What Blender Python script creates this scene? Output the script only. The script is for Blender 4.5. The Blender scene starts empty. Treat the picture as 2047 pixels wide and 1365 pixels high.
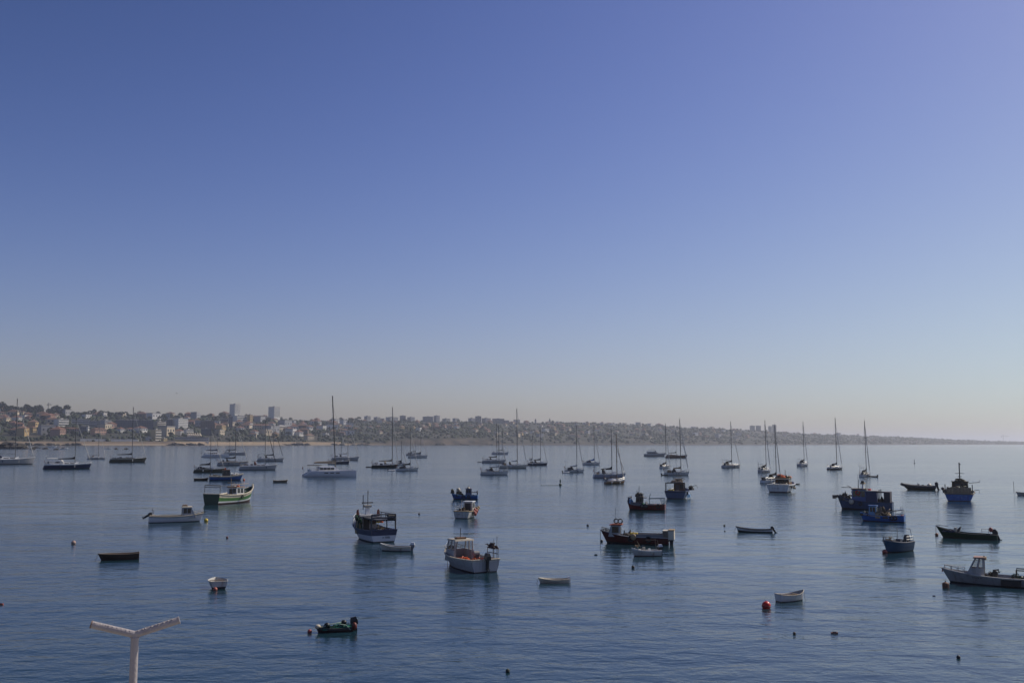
import bpy, math, random
from mathutils import Vector, Matrix, noise
R = math.radians
random.seed(7)
S = bpy.context.scene
COL = S.collection

# ------------------------------------------------------------------ camera
FPX, CX, CY, CAMH = 1990.0, 1023.5, 682.5, 10.0
cam = bpy.data.objects.new('camera', bpy.data.cameras.new('camera'))
COL.objects.link(cam)
S.camera = cam
cam.data.sensor_width = 36.0
cam.data.lens = 36.0 * FPX / 2047
cam.data.clip_start, cam.data.clip_end = 0.1, 90000
PITCH, ROLL = math.atan(200 / FPX), 0.00293
_f = Vector((0, math.cos(PITCH), math.sin(PITCH)))
_r0, _u0 = Vector((1, 0, 0)), Vector((0, -math.sin(PITCH), math.cos(PITCH)))
_u = _u0 * math.cos(ROLL) - _r0 * math.sin(ROLL)
_r = _r0 * math.cos(ROLL) + _u0 * math.sin(ROLL)
_m = Matrix((_r, _u, -_f)).transposed().to_4x4()
_m.translation = (0, 0, CAMH)
cam.matrix_world = _m

# ------------------------------------------------------------------ sky, sun, exposure
SUN_AZ, SUN_EL = 60.0, 43.0
W = bpy.data.worlds.new('World')
S.world = W
W.use_nodes = True
_n, _l = W.node_tree.nodes, W.node_tree.links
sky = _n.new('ShaderNodeTexSky')
sky.sky_type = 'NISHITA'
sky.sun_disc = False
sky.sun_elevation, sky.sun_rotation = R(SUN_EL), R(SUN_AZ)
sky.air_density, sky.dust_density, sky.ozone_density = 1.0, 0.8, 3.0
# one response curve per channel for the whole dome: k * x^g / (1 + s * x^g)
sep, com = _n.new('ShaderNodeSeparateColor'), _n.new('ShaderNodeCombineColor')
_l.new(sky.outputs[0], sep.inputs[0])
def _math(op, a, b):
    q = _n.new('ShaderNodeMath')
    q.operation = op
    for i, v in enumerate((a, b)):
        if isinstance(v, (int, float)): q.inputs[i].default_value = v
        else: _l.new(v, q.inputs[i])
    return q.outputs[0]
for _i, (_g, _s, _k) in enumerate(((2.0, 4.5, 3.20), (1.85, 1.4, 1.69), (2.65, 5.5, 4.74))):
    _x = _math('POWER', _math('MULTIPLY', sep.outputs[_i], .1), _g)
    _l.new(_math('DIVIDE', _math('MULTIPLY', _x, 10 * _k), _math('ADD', _math('MULTIPLY', _x, _s), 1.0)), com.inputs[_i])
_l.new(com.outputs[0], _n['Background'].inputs[0])
_n['Background'].inputs[1].default_value = 0.1
sun = bpy.data.objects.new('sun', bpy.data.lights.new('sun', 'SUN'))
COL.objects.link(sun)
sun.data.energy, sun.data.angle, sun.data.color = 3.4, R(0.5), (1.0, 0.91, 0.78)
_d = Vector((math.sin(R(SUN_AZ)) * math.cos(R(SUN_EL)), math.cos(R(SUN_AZ)) * math.cos(R(SUN_EL)), math.sin(R(SUN_EL))))
sun.rotation_euler = _d.to_track_quat('Z', 'Y').to_euler()
S.view_settings.view_transform = 'Standard'
S.view_settings.look = 'None'
S.view_settings.exposure, S.view_settings.gamma = 0.0, 1.0
S.view_settings.use_curve_mapping = False
S.cycles.max_bounces = 6
S.cycles.volume_bounces = 3
S.cycles.transparent_max_bounces = 12
S.cycles.use_denoising = True
S.cycles.sample_clamp_indirect = 4.0

# ------------------------------------------------------------------ pixel -> world helpers
def ray(px, py):
    return _f + _r * ((px - CX) / FPX) - _u * ((py - CY) / FPX)
def wp(px, py):
    d = ray(px, py)
    return Vector((0, 0, CAMH)) + d * (-CAMH / d.z)
def at(px, py, Y):
    d = ray(px, py)
    return Vector((0, 0, CAMH)) + d * (Y / d.y)
def mpp(P):
    return (P - Vector((0, 0, CAMH))).dot(_f) / FPX
def lerp(a, b, t):
    return a + (b - a) * t
def table(t, x):
    if x <= t[0][0]: return t[0][1]
    for (a, va), (b, vb) in zip(t, t[1:]):
        if x <= b: return lerp(va, vb, (x - a) / (b - a))
    return t[-1][1]

# ------------------------------------------------------------------ materials
_mats = {}
def M(col, rough=0.5, var=0.22, sc=1.5, metal=0.0, stain=None, bump=0.0):
    """procedural paint / cloth / metal: colour broken by noise, optional running stains"""
    if isinstance(col, (int, float)): col = (col, col, col)
    key = (col, rough, var, sc, metal, stain, bump)
    if key in _mats: return _mats[key]
    m = bpy.data.materials.new('surface')
    m.use_nodes = True
    n, l = m.node_tree.nodes, m.node_tree.links
    b = n['Principled BSDF']
    b.inputs['Roughness'].default_value = rough
    b.inputs['Metallic'].default_value = metal
    tc = n.new('ShaderNodeTexCoord')
    nz = n.new('ShaderNodeTexNoise')
    nz.inputs['Scale'].default_value = sc
    nz.inputs['Detail'].default_value = 6
    l.new(tc.outputs['Object'], nz.inputs['Vector'])
    mx = n.new('ShaderNodeMix')
    mx.data_type = 'RGBA'
    mx.inputs[6].default_value = tuple(c * (1 - var) for c in col) + (1,)
    mx.inputs[7].default_value = tuple(min(.95, c * (1 + var * .6)) for c in col) + (1,)
    l.new(nz.outputs[0], mx.inputs[0])
    out = mx.outputs[2]
    if stain:
        mp = n.new('ShaderNodeMapping')
        mp.inputs['Scale'].default_value = (2.2, 2.2, 0.35)
        l.new(tc.outputs['Object'], mp.inputs[0])
        n2 = n.new('ShaderNodeTexNoise')
        n2.inputs['Scale'].default_value = 2.0
        n2.inputs['Detail'].default_value = 5
        l.new(mp.outputs[0], n2.inputs['Vector'])
        rp = n.new('ShaderNodeValToRGB')
        rp.color_ramp.elements[0].position = .52
        rp.color_ramp.elements[1].position = .75
        rp.color_ramp.elements[1].color = (.75, .75, .75, 1)
        l.new(n2.outputs[0], rp.inputs[0])
        m2 = n.new('ShaderNodeMix')
        m2.data_type = 'RGBA'
        m2.inputs[7].default_value = tuple(stain) + (1,)
        l.new(rp.outputs[0], m2.inputs[0])
        l.new(out, m2.inputs[6])
        out = m2.outputs[2]
    l.new(out, b.inputs['Base Color'])
    if bump:
        bp = n.new('ShaderNodeBump')
        bp.inputs['Strength'].default_value = bump
        bp.inputs['Distance'].default_value = .03
        n3 = n.new('ShaderNodeTexNoise')
        n3.inputs['Scale'].default_value = 40
        l.new(tc.outputs['Object'], n3.inputs['Vector'])
        l.new(n3.outputs[0], bp.inputs['Height'])
        l.new(bp.outputs[0], b.inputs['Normal'])
    _mats[key] = m
    return m

RUST = (.22, .12, .06)
WHITE = M((.72, .71, .68), .35, .12, 1.2, stain=(.42, .36, .28))
CLEAN = M((.78, .78, .76), .3, .08, 1.0)
OLDWHITE = M((.55, .54, .50), .5, .2, 2.0, stain=RUST)
GREYW = M((.42, .42, .42), .5, .2, 1.5, stain=(.2, .18, .15))
CREAM = M((.62, .55, .42), .5, .2, 1.5, stain=RUST)
BLACK = M((.02, .02, .022), .45, .3)
RUBBER = M((.025, .025, .026), .7, .3)
DGREY = M((.07, .07, .075), .6, .3)
GREY = M((.22, .22, .23), .55, .25)
NAVY = M((.015, .025, .075), .35, .2)
BLUE = M((.025, .105, .32), .4, .25, 1.2, stain=(.03, .05, .12))
ROYAL = M((.02, .125, .42), .4, .25, 1.2, stain=(.02, .05, .18))
STEELBLUE = M((.055, .095, .19), .45, .25, 1.2, stain=(.06, .06, .08))
LBLUE = M((.16, .33, .55), .45, .2)
RED = M((.17, .022, .018), .45, .25, 1.2, stain=(.07, .02, .015))
MAROON = M((.10, .016, .015), .45, .25, 1.2, stain=(.05, .02, .015))
GREEN = M((.07, .20, .05), .45, .2, 1.2, stain=(.05, .11, .03))
DGREEN = M((.012, .045, .022), .45, .25, 1.2)
TEAL = M((.02, .10, .13), .45, .25, 1.2)
OLIVE = M((.075, .07, .045), .5, .25)
TAN = M((.36, .26, .14), .6, .25)
WOOD = M((.22, .12, .055), .55, .3, 4.0)
DWOOD = M((.07, .045, .03), .6, .3, 4.0)
OLDWOOD = M((.20, .16, .12), .75, .3, 5.0)
ORANGE = M((.70, .13, .03), .6, .25)
YELLOW = M((.72, .52, .04), .5, .15)
REDB = M((.62, .04, .025), .35, .15)
PINKB = M((.42, .11, .08), .5, .3, 5.0)
NETG = M((.02, .11, .075), .9, .5, 8.0)
NETB = M((.09, .07, .045), .95, .5, 9.0)
NETO = M((.62, .10, .03), .9, .4, 8.0)
CANVAS = M((.34, .27, .19), .9, .2)
CANVASB = M((.04, .16, .45), .9, .2)
CANVASD = M((.028, .026, .03), .9, .25)
CANVASN = M((.03, .04, .08), .9, .25)
CANVASW = M((.62, .60, .55), .9, .15)
ALU = M((.42, .42, .42), .4, .15, 3.0, metal=.4)
DMAST = M((.10, .09, .085), .45, .2, 3.0)
STEEL = M((.45, .45, .45), .35, .1, 3.0, metal=.7)
ANTI = M((.055, .02, .018), .7, .3)
ANTIK = M((.02, .022, .025), .7, .3)
TEAK = M((.30, .20, .11), .7, .25, 6.0)
GLASS = M((.02, .025, .03), .08, .1)
def clear_glass():
    m = bpy.data.materials.new('clear_glass')
    m.use_nodes = True
    n, l = m.node_tree.nodes, m.node_tree.links
    b = n['Principled BSDF']
    b.inputs['Base Color'].default_value = (.05, .06, .07, 1)
    b.inputs['Roughness'].default_value = .05
    t = n.new('ShaderNodeBsdfTransparent')
    x = n.new('ShaderNodeMixShader')
    x.inputs[0].default_value = .28
    l.new(t.outputs[0], x.inputs[1])
    l.new(b.outputs[0], x.inputs[2])
    l.new(x.outputs[0], n['Material Output'].inputs[0])
    return m
PANE = clear_glass()

# ------------------------------------------------------------------ mesh builder
class MB:
    def __init__(s):
        s.v, s.f, s.m, s.mats = [], [], [], []
    def mi(s, mat):
        if mat not in s.mats: s.mats.append(mat)
        return s.mats.index(mat)
    def add(s, vs, fs, mat):
        o = len(s.v)
        s.v += [tuple(v) for v in vs]
        k = s.mi(mat)
        for f in fs:
            s.f.append(tuple(i + o for i in f))
            s.m.append(k)
        return s
    def box(s, x0, x1, y0, y1, z0, z1, mat, tx=0, ty=0, sx=0):
        """box; top inset by tx / ty, top shifted by sx"""
        vs = [(x0, y0, z0), (x1, y0, z0), (x1, y1, z0), (x0, y1, z0),
              (x0 + tx + sx, y0 + ty, z1), (x1 - tx + sx, y0 + ty, z1), (x1 - tx + sx, y1 - ty, z1), (x0 + tx + sx, y1 - ty, z1)]
        return s.add(vs, [(3, 2, 1, 0), (4, 5, 6, 7), (0, 1, 5, 4), (1, 2, 6, 5), (2, 3, 7, 6), (3, 0, 4, 7)], mat)
    def hexa(s, b, t, mat):
        return s.add(list(b) + list(t), [(3, 2, 1, 0), (4, 5, 6, 7), (0, 1, 5, 4), (1, 2, 6, 5), (2, 3, 7, 6), (3, 0, 4, 7)], mat)
    def tube(s, pts, r, mat, n=6, r2=None, close=False):
        pts = [Vector(p) for p in pts]
        vs, fs = [], []
        k = len(pts)
        for i, p in enumerate(pts):
            a, b = pts[max(0, i - 1)], pts[min(k - 1, i + 1)]
            if close: a, b = pts[i - 1], pts[(i + 1) % k]
            d = (b - a)
            d = d.normalized() if d.length > 1e-9 else Vector((0, 0, 1))
            up = Vector((0, 0, 1)) if abs(d.z) < .9 else Vector((1, 0, 0))
            e1 = d.cross(up).normalized()
            e2 = e1.cross(d)
            rr = r if r2 is None else lerp(r, r2, i / (k - 1))
            for j in range(n):
                q = 2 * math.pi * j / n
                vs.append(p + e1 * (rr * math.cos(q)) + e2 * (rr * math.sin(q)))
        for i in range(k if close else k - 1):
            for j in range(n):
                a, b = i * n, ((i + 1) % k) * n
                fs.append((a + j, a + (j + 1) % n, b + (j + 1) % n, b + j))
        if not close:
            fs.append(tuple(range(n - 1, -1, -1)))
            fs.append(tuple((k - 1) * n + j for j in range(n)))
        return s.add(vs, fs, mat)
    def ball(s, c, rx, ry, rz, mat, u=12, w=8, jit=0.0, half=False):
        vs, fs = [], []
        sd = random.random() * 50
        for i in range(w + 1):
            a = math.pi * i / w * (.5 if half else 1)
            for j in range(u):
                q = 2 * math.pi * j / u
                p = Vector((math.sin(a) * math.cos(q), math.sin(a) * math.sin(q), math.cos(a)))
                k = 1 + jit * noise.noise(p * 2.3 + Vector((sd, sd, sd))) * 1.6
                vs.append((c[0] + rx * p.x * k, c[1] + ry * p.y * k, c[2] + rz * p.z * k))
        for i in range(w):
            for j in range(u):
                fs.append((i * u + j, (i + 1) * u + j, (i + 1) * u + (j + 1) % u, i * u + (j + 1) % u))
        return s.add(vs, fs, mat)
    def ring(s, c, R_, r, mat, ax='y', n=16, k=6):
        pts = []
        for i in range(n):
            q = 2 * math.pi * i / n
            a, b = R_ * math.cos(q), R_ * math.sin(q)
            pts.append((c[0] + a, c[1], c[2] + b) if ax == 'y' else (c[0], c[1] + a, c[2] + b) if ax == 'x' else (c[0] + a, c[1] + b, c[2]))
        return s.tube(pts, r, mat, k, close=True)
    def mesh(s, name, smooth=40):
        me = bpy.data.meshes.new(name)
        me.from_pydata(s.v, [], s.f)
        for m in s.mats: me.materials.append(m)
        me.polygons.foreach_set('material_index', s.m)
        if smooth:
            me.shade_smooth()
            me.set_sharp_from_angle(angle=R(smooth))
        me.update()
        return me
    def build(s, name, parent=None, smooth=40, label=None):
        o = bpy.data.objects.new(name, s.mesh(name, smooth))
        COL.objects.link(o)
        if parent: o.parent = parent
        if label: o['label'] = label
        return o

def tag(o, label, cat, group=None, kind=None):
    o['label'] = label
    if cat: o['category'] = cat
    if group: o['group'] = group
    if kind: o['kind'] = kind
    return o
def thing(name, label, cat, loc, rz=0, group=None):
    o = bpy.data.objects.new(name, None)
    COL.objects.link(o)
    o.location = loc
    o.rotation_euler = (0, 0, rz)
    return tag(o, label, cat, group)
def copy_tree(o, parent=None):
    c = o.copy()
    COL.objects.link(c)
    c.parent = parent
    for ch in [k for k in o.children]: copy_tree(ch, c)
    return c
def structure(o, label):
    o['kind'] = 'structure'
    o['label'] = label
    return o

# ------------------------------------------------------------------ water
def water_material():
    m = bpy.data.materials.new('sea_water')
    m.use_nodes = True
    n, l = m.node_tree.nodes, m.node_tree.links
    b = n['Principled BSDF']
    b.inputs['Base Color'].default_value = (.013, .040, .058, 1)
    b.inputs['Roughness'].default_value = .10
    b.inputs['IOR'].default_value = 1.42
    tc = n.new('ShaderNodeTexCoord')
    def nz(sx, sy, sc, det, rough=.5, rot=0.0, dist=0.0):
        mp = n.new('ShaderNodeMapping')
        mp.inputs['Scale'].default_value = (sx, sy, 1)
        mp.inputs['Rotation'].default_value = (0, 0, R(rot))
        l.new(tc.outputs['Object'], mp.inputs[0])
        t = n.new('ShaderNodeTexNoise')
        t.noise_dimensions = '2D'
        t.inputs['Scale'].default_value = sc
        t.inputs['Detail'].default_value = det
        t.inputs['Roughness'].default_value = rough
        t.inputs['Distortion'].default_value = dist
        l.new(mp.outputs[0], t.inputs['Vector'])
        return t.outputs[0]
    def mth(op, a, c):
        q = n.new('ShaderNodeMath')
        q.operation = op
        for i, v in enumerate((a, c)):
            if isinstance(v, (int, float)): q.inputs[i].default_value = v
            else: l.new(v, q.inputs[i])
        return q.outputs[0]
    # long low swell, wind ripples crossing at two angles, small chop
    h1 = mth('MULTIPLY', nz(.55, 1, .16, 2, .5, 8), SWELL)
    h2 = mth('MULTIPLY', nz(.60, 1, .75, 3, .55, -14, .3), RIP)
    h3 = mth('MULTIPLY', nz(.75, 1, 2.3, 4, .6, 12), CHOP)
    rough = mth('ADD', h2, h3)
    # calm slicks and ruffled patches
    patch = n.new('ShaderNodeMapRange')
    patch.inputs[1].default_value, patch.inputs[2].default_value = .36, .66
    patch.inputs[3].default_value, patch.inputs[4].default_value = .55, 1.15
    l.new(nz(.35, 1, .016, 3, .55, 10, .6), patch.inputs[0])
    rough = mth('MULTIPLY', rough, patch.outputs[0])
    hh = mth('ADD', h1, rough)
    bp = n.new('ShaderNodeBump')
    bp.inputs['Strength'].default_value = 1.0
    bp.inputs['Distance'].default_value = 1.0
    l.new(hh, bp.inputs['Height'])
    l.new(bp.outputs[0], b.inputs['Normal'])
    return m
SWELL, RIP, CHOP = .19, .074, .022
w = MB()
WX, WY0, WY1 = 30000, -60, 45000
w.add([(-WX, WY0, 0), (WX, WY0, 0), (WX, WY1, 0), (-WX, WY1, 0)], [(0, 1, 2, 3)], water_material())
structure(w.build('water', smooth=0), 'calm blue bay water with small wind ripples')

# ------------------------------------------------------------------ haze
hz = MB()
hz.box(-WX - 500, WX + 500, WY0 - 500, WY1 + 500, -3, 175, PANE)
ho = hz.build('haze', smooth=0)
ho.data.materials.clear()
hm = bpy.data.materials.new('haze_air')
hm.use_nodes = True
hn, hl = hm.node_tree.nodes, hm.node_tree.links
hn.remove(hn['Principled BSDF'])
pv = hn.new('ShaderNodeVolumePrincipled')
pv.inputs['Color'].default_value = (.93, .94, 1.0, 1)
pv.inputs['Density'].default_value = HAZE = .000095
pv.inputs['Anisotropy'].default_value = .55
hl.new(pv.outputs[0], hn['Material Output'].inputs['Volume'])
ho.data.materials.append(hm)
tag(ho, 'thin pale sea haze veiling the far shore', None, kind='stuff')

# ------------------------------------------------------------------ boat library
# local frame: +x bow, +y port, z = 0 waterline
def spot(xl, xr, y, th, k):
    """anchor point, length and rotation of a hull that spans xl..xr with its near edge at y"""
    P = wp((xl + xr) / 2, y)
    q = mpp(P)
    # outline of a unit hull turned by th gives its true extent across and toward the viewer
    c, s_ = math.cos(R(th)), math.sin(R(th))
    xs, ys = [], []
    for t in (0, .15, .3, .45, .6, .75, .9, 1):
        b = k / 2 * (lerp(.86, 1, min(1, t / .45)) if t < .45 else 1 - ((t - .45) / .55) ** 2.4)
        for sg in (1, -1):
            xs.append((t - .5) * c - sg * b * s_)
            ys.append((t - .5) * s_ + sg * b * c)
    L = (xr - xl) * q / (max(xs) - min(xs))
    az = math.atan2(P.x, P.y)
    dirn = Vector((P.x, P.y, 0)).normalized()
    side = Vector((dirn.y, -dirn.x, 0))
    P = P - side * (L * (max(xs) + min(xs)) / 2) - dirn * (L * min(ys) * .86)
    return P, L, R(th) - az, q

class Hull:
    def __init__(s, root, L, k=.36, fs=.12, fm=.10, fb=.19, tw=.8, rake=.10, srake=0.0, full=2.2, dr=.05,
                 bands=None, inner=GREY, depth=.0, deck=GREY, rail=None, railr=.012, flare=.75, n=18, name='hull', abs_=False, trans=None):
        s.L, s.B = L, L * k
        if not abs_: fs, fm, fb, dr, depth, railr = fs * L, fm * L, fb * L, dr * L, depth * L, railr * L
        s.fs, s.fm, s.fb, s.tw, s.rake, s.srake, s.full, s.dr, s.flare = fs, fm, fb, tw, rake * L, srake * L, full, dr, flare
        bands = bands or [(1, WHITE)]
        mb = MB()
        ts = [i / n for i in range(n)] + [.975, 1]
        lev = [(-1, None), (0, ANTIK if len(bands[0]) < 3 else bands[0][2])]
        pf = 0
        for bnd in bands:
            f, m = bnd[0], bnd[1]
            if f - pf > .5: lev.append(((f + pf) / 2, m))
            lev.append((f, m))
            pf = f
        def zl(t, f): return -dr if f < 0 else s.sheer(t) * f
        rows = []
        for t in ts:
            row = []
            for f, _ in lev:
                z = zl(t, f)
                row.append((s.X(t, z), s.hb(t, z), z))
            rows.append(row)
        o = len(mb.v)
        for sg in (1, -1):
            vs = [(p[0], sg * p[1], p[2]) for row in rows for p in row]
            m_ = len(lev)
            for j in range(m_ - 1):
                fs_ = []
                for i in range(len(ts) - 1):
                    a, b, c, d = i * m_ + j, (i + 1) * m_ + j, (i + 1) * m_ + j + 1, i * m_ + j + 1
                    fs_.append((a, b, c, d) if sg < 0 else (d, c, b, a))
                mb.add(vs, fs_, lev[j + 1][1])
        for j in range(len(lev) - 1):
            a, b = rows[0][j], rows[0][j + 1]
            mb.add([(a[0], a[1], a[2]), (a[0], -a[1], a[2]), (b[0], -b[1], b[2]), (b[0], b[1], b[2])], [(0, 1, 2, 3)], (trans if trans and lev[j + 1][0] > 0 else lev[j + 1][1]))
        # bulwark inside
        w_ = max(.03, .012 * L)
        dpt = max(depth, .03)
        top, low = [], []
        for t in ts[:-1]:
            z = s.sheer(t)
            top.append((s.X(t, z) + (w_ if t == 0 else 0), max(.01, s.hb(t, z) - w_), z))
            z2 = max(.02, z - dpt)
            low.append((s.X(t, z2) + (w_ if t == 0 else 0), max(.01, s.hb(t, z2) - w_), z2))
        for sg in (1, -1):
            vs = [(p[0], sg * p[1], p[2]) for p in top + low]
            m_ = len(top)
            mb.add(vs, [((i, i + 1, m_ + i + 1, m_ + i) if sg > 0 else (m_ + i, m_ + i + 1, i + 1, i)) for i in range(m_ - 1)], inner)
        mb.add([(top[0][0], top[0][1], top[0][2]), (top[0][0], -top[0][1], top[0][2]), (low[0][0], -low[0][1], low[0][2]), (low[0][0], low[0][1], low[0][2])], [(0, 1, 2, 3)], inner)
        s.obj = mb.build(name, root)
        dk = MB()
        m_ = len(low)
        dk.add([(p[0], p[1], p[2] + .004) for p in low] + [(p[0], -p[1], p[2] + .004) for p in low], [(i, i + 1, m_ + i + 1, m_ + i)[::-1] for i in range(m_ - 1)], deck)
        dk.build('deck', root)
        s.depth = dpt
        # gunwale
        g = MB()
        rail = rail or WHITE
        path = [(s.X(t, s.sheer(t)), s.hb(t, s.sheer(t)), s.sheer(t)) for t in ts]
        full_ = [(p[0], p[1], p[2]) for p in path] + [(p[0], -p[1], p[2]) for p in path[::-1][1:]]
        g.tube(full_, max(railr, .02), rail, 5, close=True)
        g.build('gunwale', root)
        s.root = root
    def shape(s, t):
        if t < .45: return lerp(s.tw, 1, math.sin(t / .45 * math.pi / 2))
        return max(0.0, 1 - ((t - .45) / .55) ** s.full)
    def sheer(s, t):
        if t < .4: return lerp(s.fs, s.fm, 1 - (1 - t / .4) ** 2)
        return s.fm + (s.fb - s.fm) * ((t - .4) / .6) ** 2
    def hb(s, t, z):
        v = max(0.0, min(1, (z + s.dr) / (s.sheer(t) + s.dr)))
        e = lerp(.18, s.flare, t ** 2)
        return max(.008, s.B / 2 * s.shape(t) * v ** e)
    def X(s, t, z):
        v = max(0.0, min(1, (z + s.dr) / (s.sheer(t) + s.dr)))
        return -s.L / 2 + s.L * t - s.rake * (1 - v) * t ** 3 + s.srake * (1 - v) * (1 - t) ** 3
    def dz(s, t): return max(.02, s.sheer(t) - s.depth)

def part(root, name, fn, label=None, smooth=40):
    mb = MB()
    fn(mb)
    return mb.build(name, root, smooth, label)
def tubes(root, name, lines, r, mat, n=5):
    mb = MB()
    for l in lines: mb.tube(l, r, mat, n)
    return mb.build(name, root)

def outboard(root, x, z, s=1.0, mat=BLACK, tilt=0.0, y=0.0, stripe=None):
    o = bpy.data.objects.new('outboard_motor', None)
    COL.objects.link(o)
    o.parent = root
    o.location = (x, y, z)
    o.rotation_euler = (0, tilt, 0)
    part(o, 'cowling', lambda m: (m.box(-.34 * s, .10 * s, -.17 * s, .17 * s, .05 * s, .30 * s, mat, 0, .02 * s), m.box(-.34 * s, .10 * s, -.15 * s, .15 * s, .30 * s, .50 * s, stripe or mat, .07 * s, .06 * s)))
    part(o, 'leg', lambda m: (m.box(-.24 * s, -.02 * s, -.07 * s, .07 * s, -.55 * s, .05 * s, mat, -.03 * s), m.box(-.36 * s, .0, -.10 * s, .10 * s, -.58 * s, -.54 * s, mat)))
    part(o, 'propeller', lambda m: (m.tube([(-.32 * s, 0, -.72 * s), (-.02 * s, 0, -.72 * s)], .06 * s, mat), [m.box(-.36 * s, -.33 * s, -.03 * s + .1 * s * math.cos(q), .03 * s + .1 * s * math.cos(q), -.75 * s + .1 * s * math.sin(q), -.69 * s + .1 * s * math.sin(q), DGREY) for q in (0, 2.1, 4.2)], m.box(-.20 * s, -.06 * s, -.03 * s, .03 * s, -.78 * s, -.55 * s, mat)))
    return o

def pile(root, name, x0, x1, y0, y1, z, h, mat, label=None, jit=.35, mats=None):
    """heap of net or rope: lumps plus loops on top"""
    mb = MB()
    rnd = random.Random(hash((round(x0, 2), round(h, 2))) & 0xffff)
    for i in range(11):
        u, v = rnd.random(), rnd.random()
        e = 1 - .55 * max(abs(u - .5), abs(v - .5)) * 2
        mb.ball((lerp(x0, x1, u), lerp(y0, y1, v), z), max(.08, (x1 - x0) * rnd.uniform(.2, .34)), max(.08, (y1 - y0) * rnd.uniform(.2, .34)), h * e * rnd.uniform(.75, 1.05), (mats or [mat])[i % len(mats or [mat])], 10, 6, min(jit, .22), half=True)
    for i in range(5):
        u, v = rnd.random(), rnd.random()
        c = (lerp(x0, x1, u), lerp(y0, y1, v), z + h * rnd.uniform(.4, .85))
        pts = [(c[0] + (x1 - x0) * .22 * math.cos(q), c[1] + (y1 - y0) * .22 * math.sin(q), c[2] + h * .12 * math.sin(2 * q + i)) for q in [j * .7 for j in range(9)]]
        mb.tube(pts, max(.012, h * .05), (mats or [mat])[-1], 4)
    return mb.build(name, root, 30, label)

def wheelhouse(root, x0, x1, w, z, h, wall, roofm, slope=.25, win=None, over=.12, side_win=2, front_win=3, sill=.5, open_back=False, roofh=.06):
    """closed cabin: walls lean in at the front, proud windows, roof slab with an overhang"""
    hw = w / 2
    t = .05 * w
    o = part(root, 'wheelhouse', lambda m: m.hexa([(x0, -hw, z), (x1, -hw, z), (x1, hw, z), (x0, hw, z)], [(x0, -hw + t, z + h), (x1 - slope * h, -hw + t, z + h), (x1 - slope * h, hw - t, z + h), (x0, hw - t, z + h)], wall))
    part(o, 'roof', lambda m: m.box(x0 - over, x1 - slope * h + over * 1.4, -hw - over * .3, hw + over * .3, z + h, z + h + roofh * h, roofm, .04, .04))
    wm = win or GLASS
    za, zb = z + h * sill, z + h * .9
    def X1(zz): return x1 - slope * (zz - z)
    def Yw(zz): return hw - t * (zz - z) / h
    for i in range(front_win):
        ya, yb = lerp(-hw + .1 * w, hw - .1 * w, (i + .08) / front_win), lerp(-hw + .1 * w, hw - .1 * w, (i + .92) / front_win)
        part(o, 'window', lambda m: m.hexa([(X1(za) - .02, ya, za), (X1(za) + .02, ya, za), (X1(za) + .02, yb, za), (X1(za) - .02, yb, za)], [(X1(zb) - .02, ya, zb), (X1(zb) + .02, ya, zb), (X1(zb) + .02, yb, zb), (X1(zb) - .02, yb, zb)], wm), smooth=0)
    xe = X1(zb) - .08
    for sg in (1, -1):
        for i in range(side_win):
            xa, xb = lerp(x0 + .1, xe, (i + .08) / side_win), lerp(x0 + .1, xe, (i + .92) / side_win)
            part(o, 'window', lambda m: m.hexa([(xa, sg * Yw(za) - .015, za), (xb, sg * Yw(za) - .015, za), (xb, sg * Yw(za) + .015, za), (xa, sg * Yw(za) + .015, za)], [(xa, sg * Yw(zb) - .015, zb), (xb, sg * Yw(zb) - .015, zb), (xb, sg * Yw(zb) + .015, zb), (xa, sg * Yw(zb) + .015, zb)], wm), smooth=0)
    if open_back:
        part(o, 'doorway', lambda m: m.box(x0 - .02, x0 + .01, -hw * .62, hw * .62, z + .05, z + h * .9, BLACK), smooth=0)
    else:
        part(o, 'door', lambda m: m.box(x0 - .025, x0 + .01, -hw * .1, hw * .55, z + .03, z + h * .86, DGREY), smooth=0)
        part(o, 'window', lambda m: m.box(x0 - .025, x0 + .01, -hw * .75, -hw * .2, za, zb, wm), smooth=0)
    return o

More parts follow.
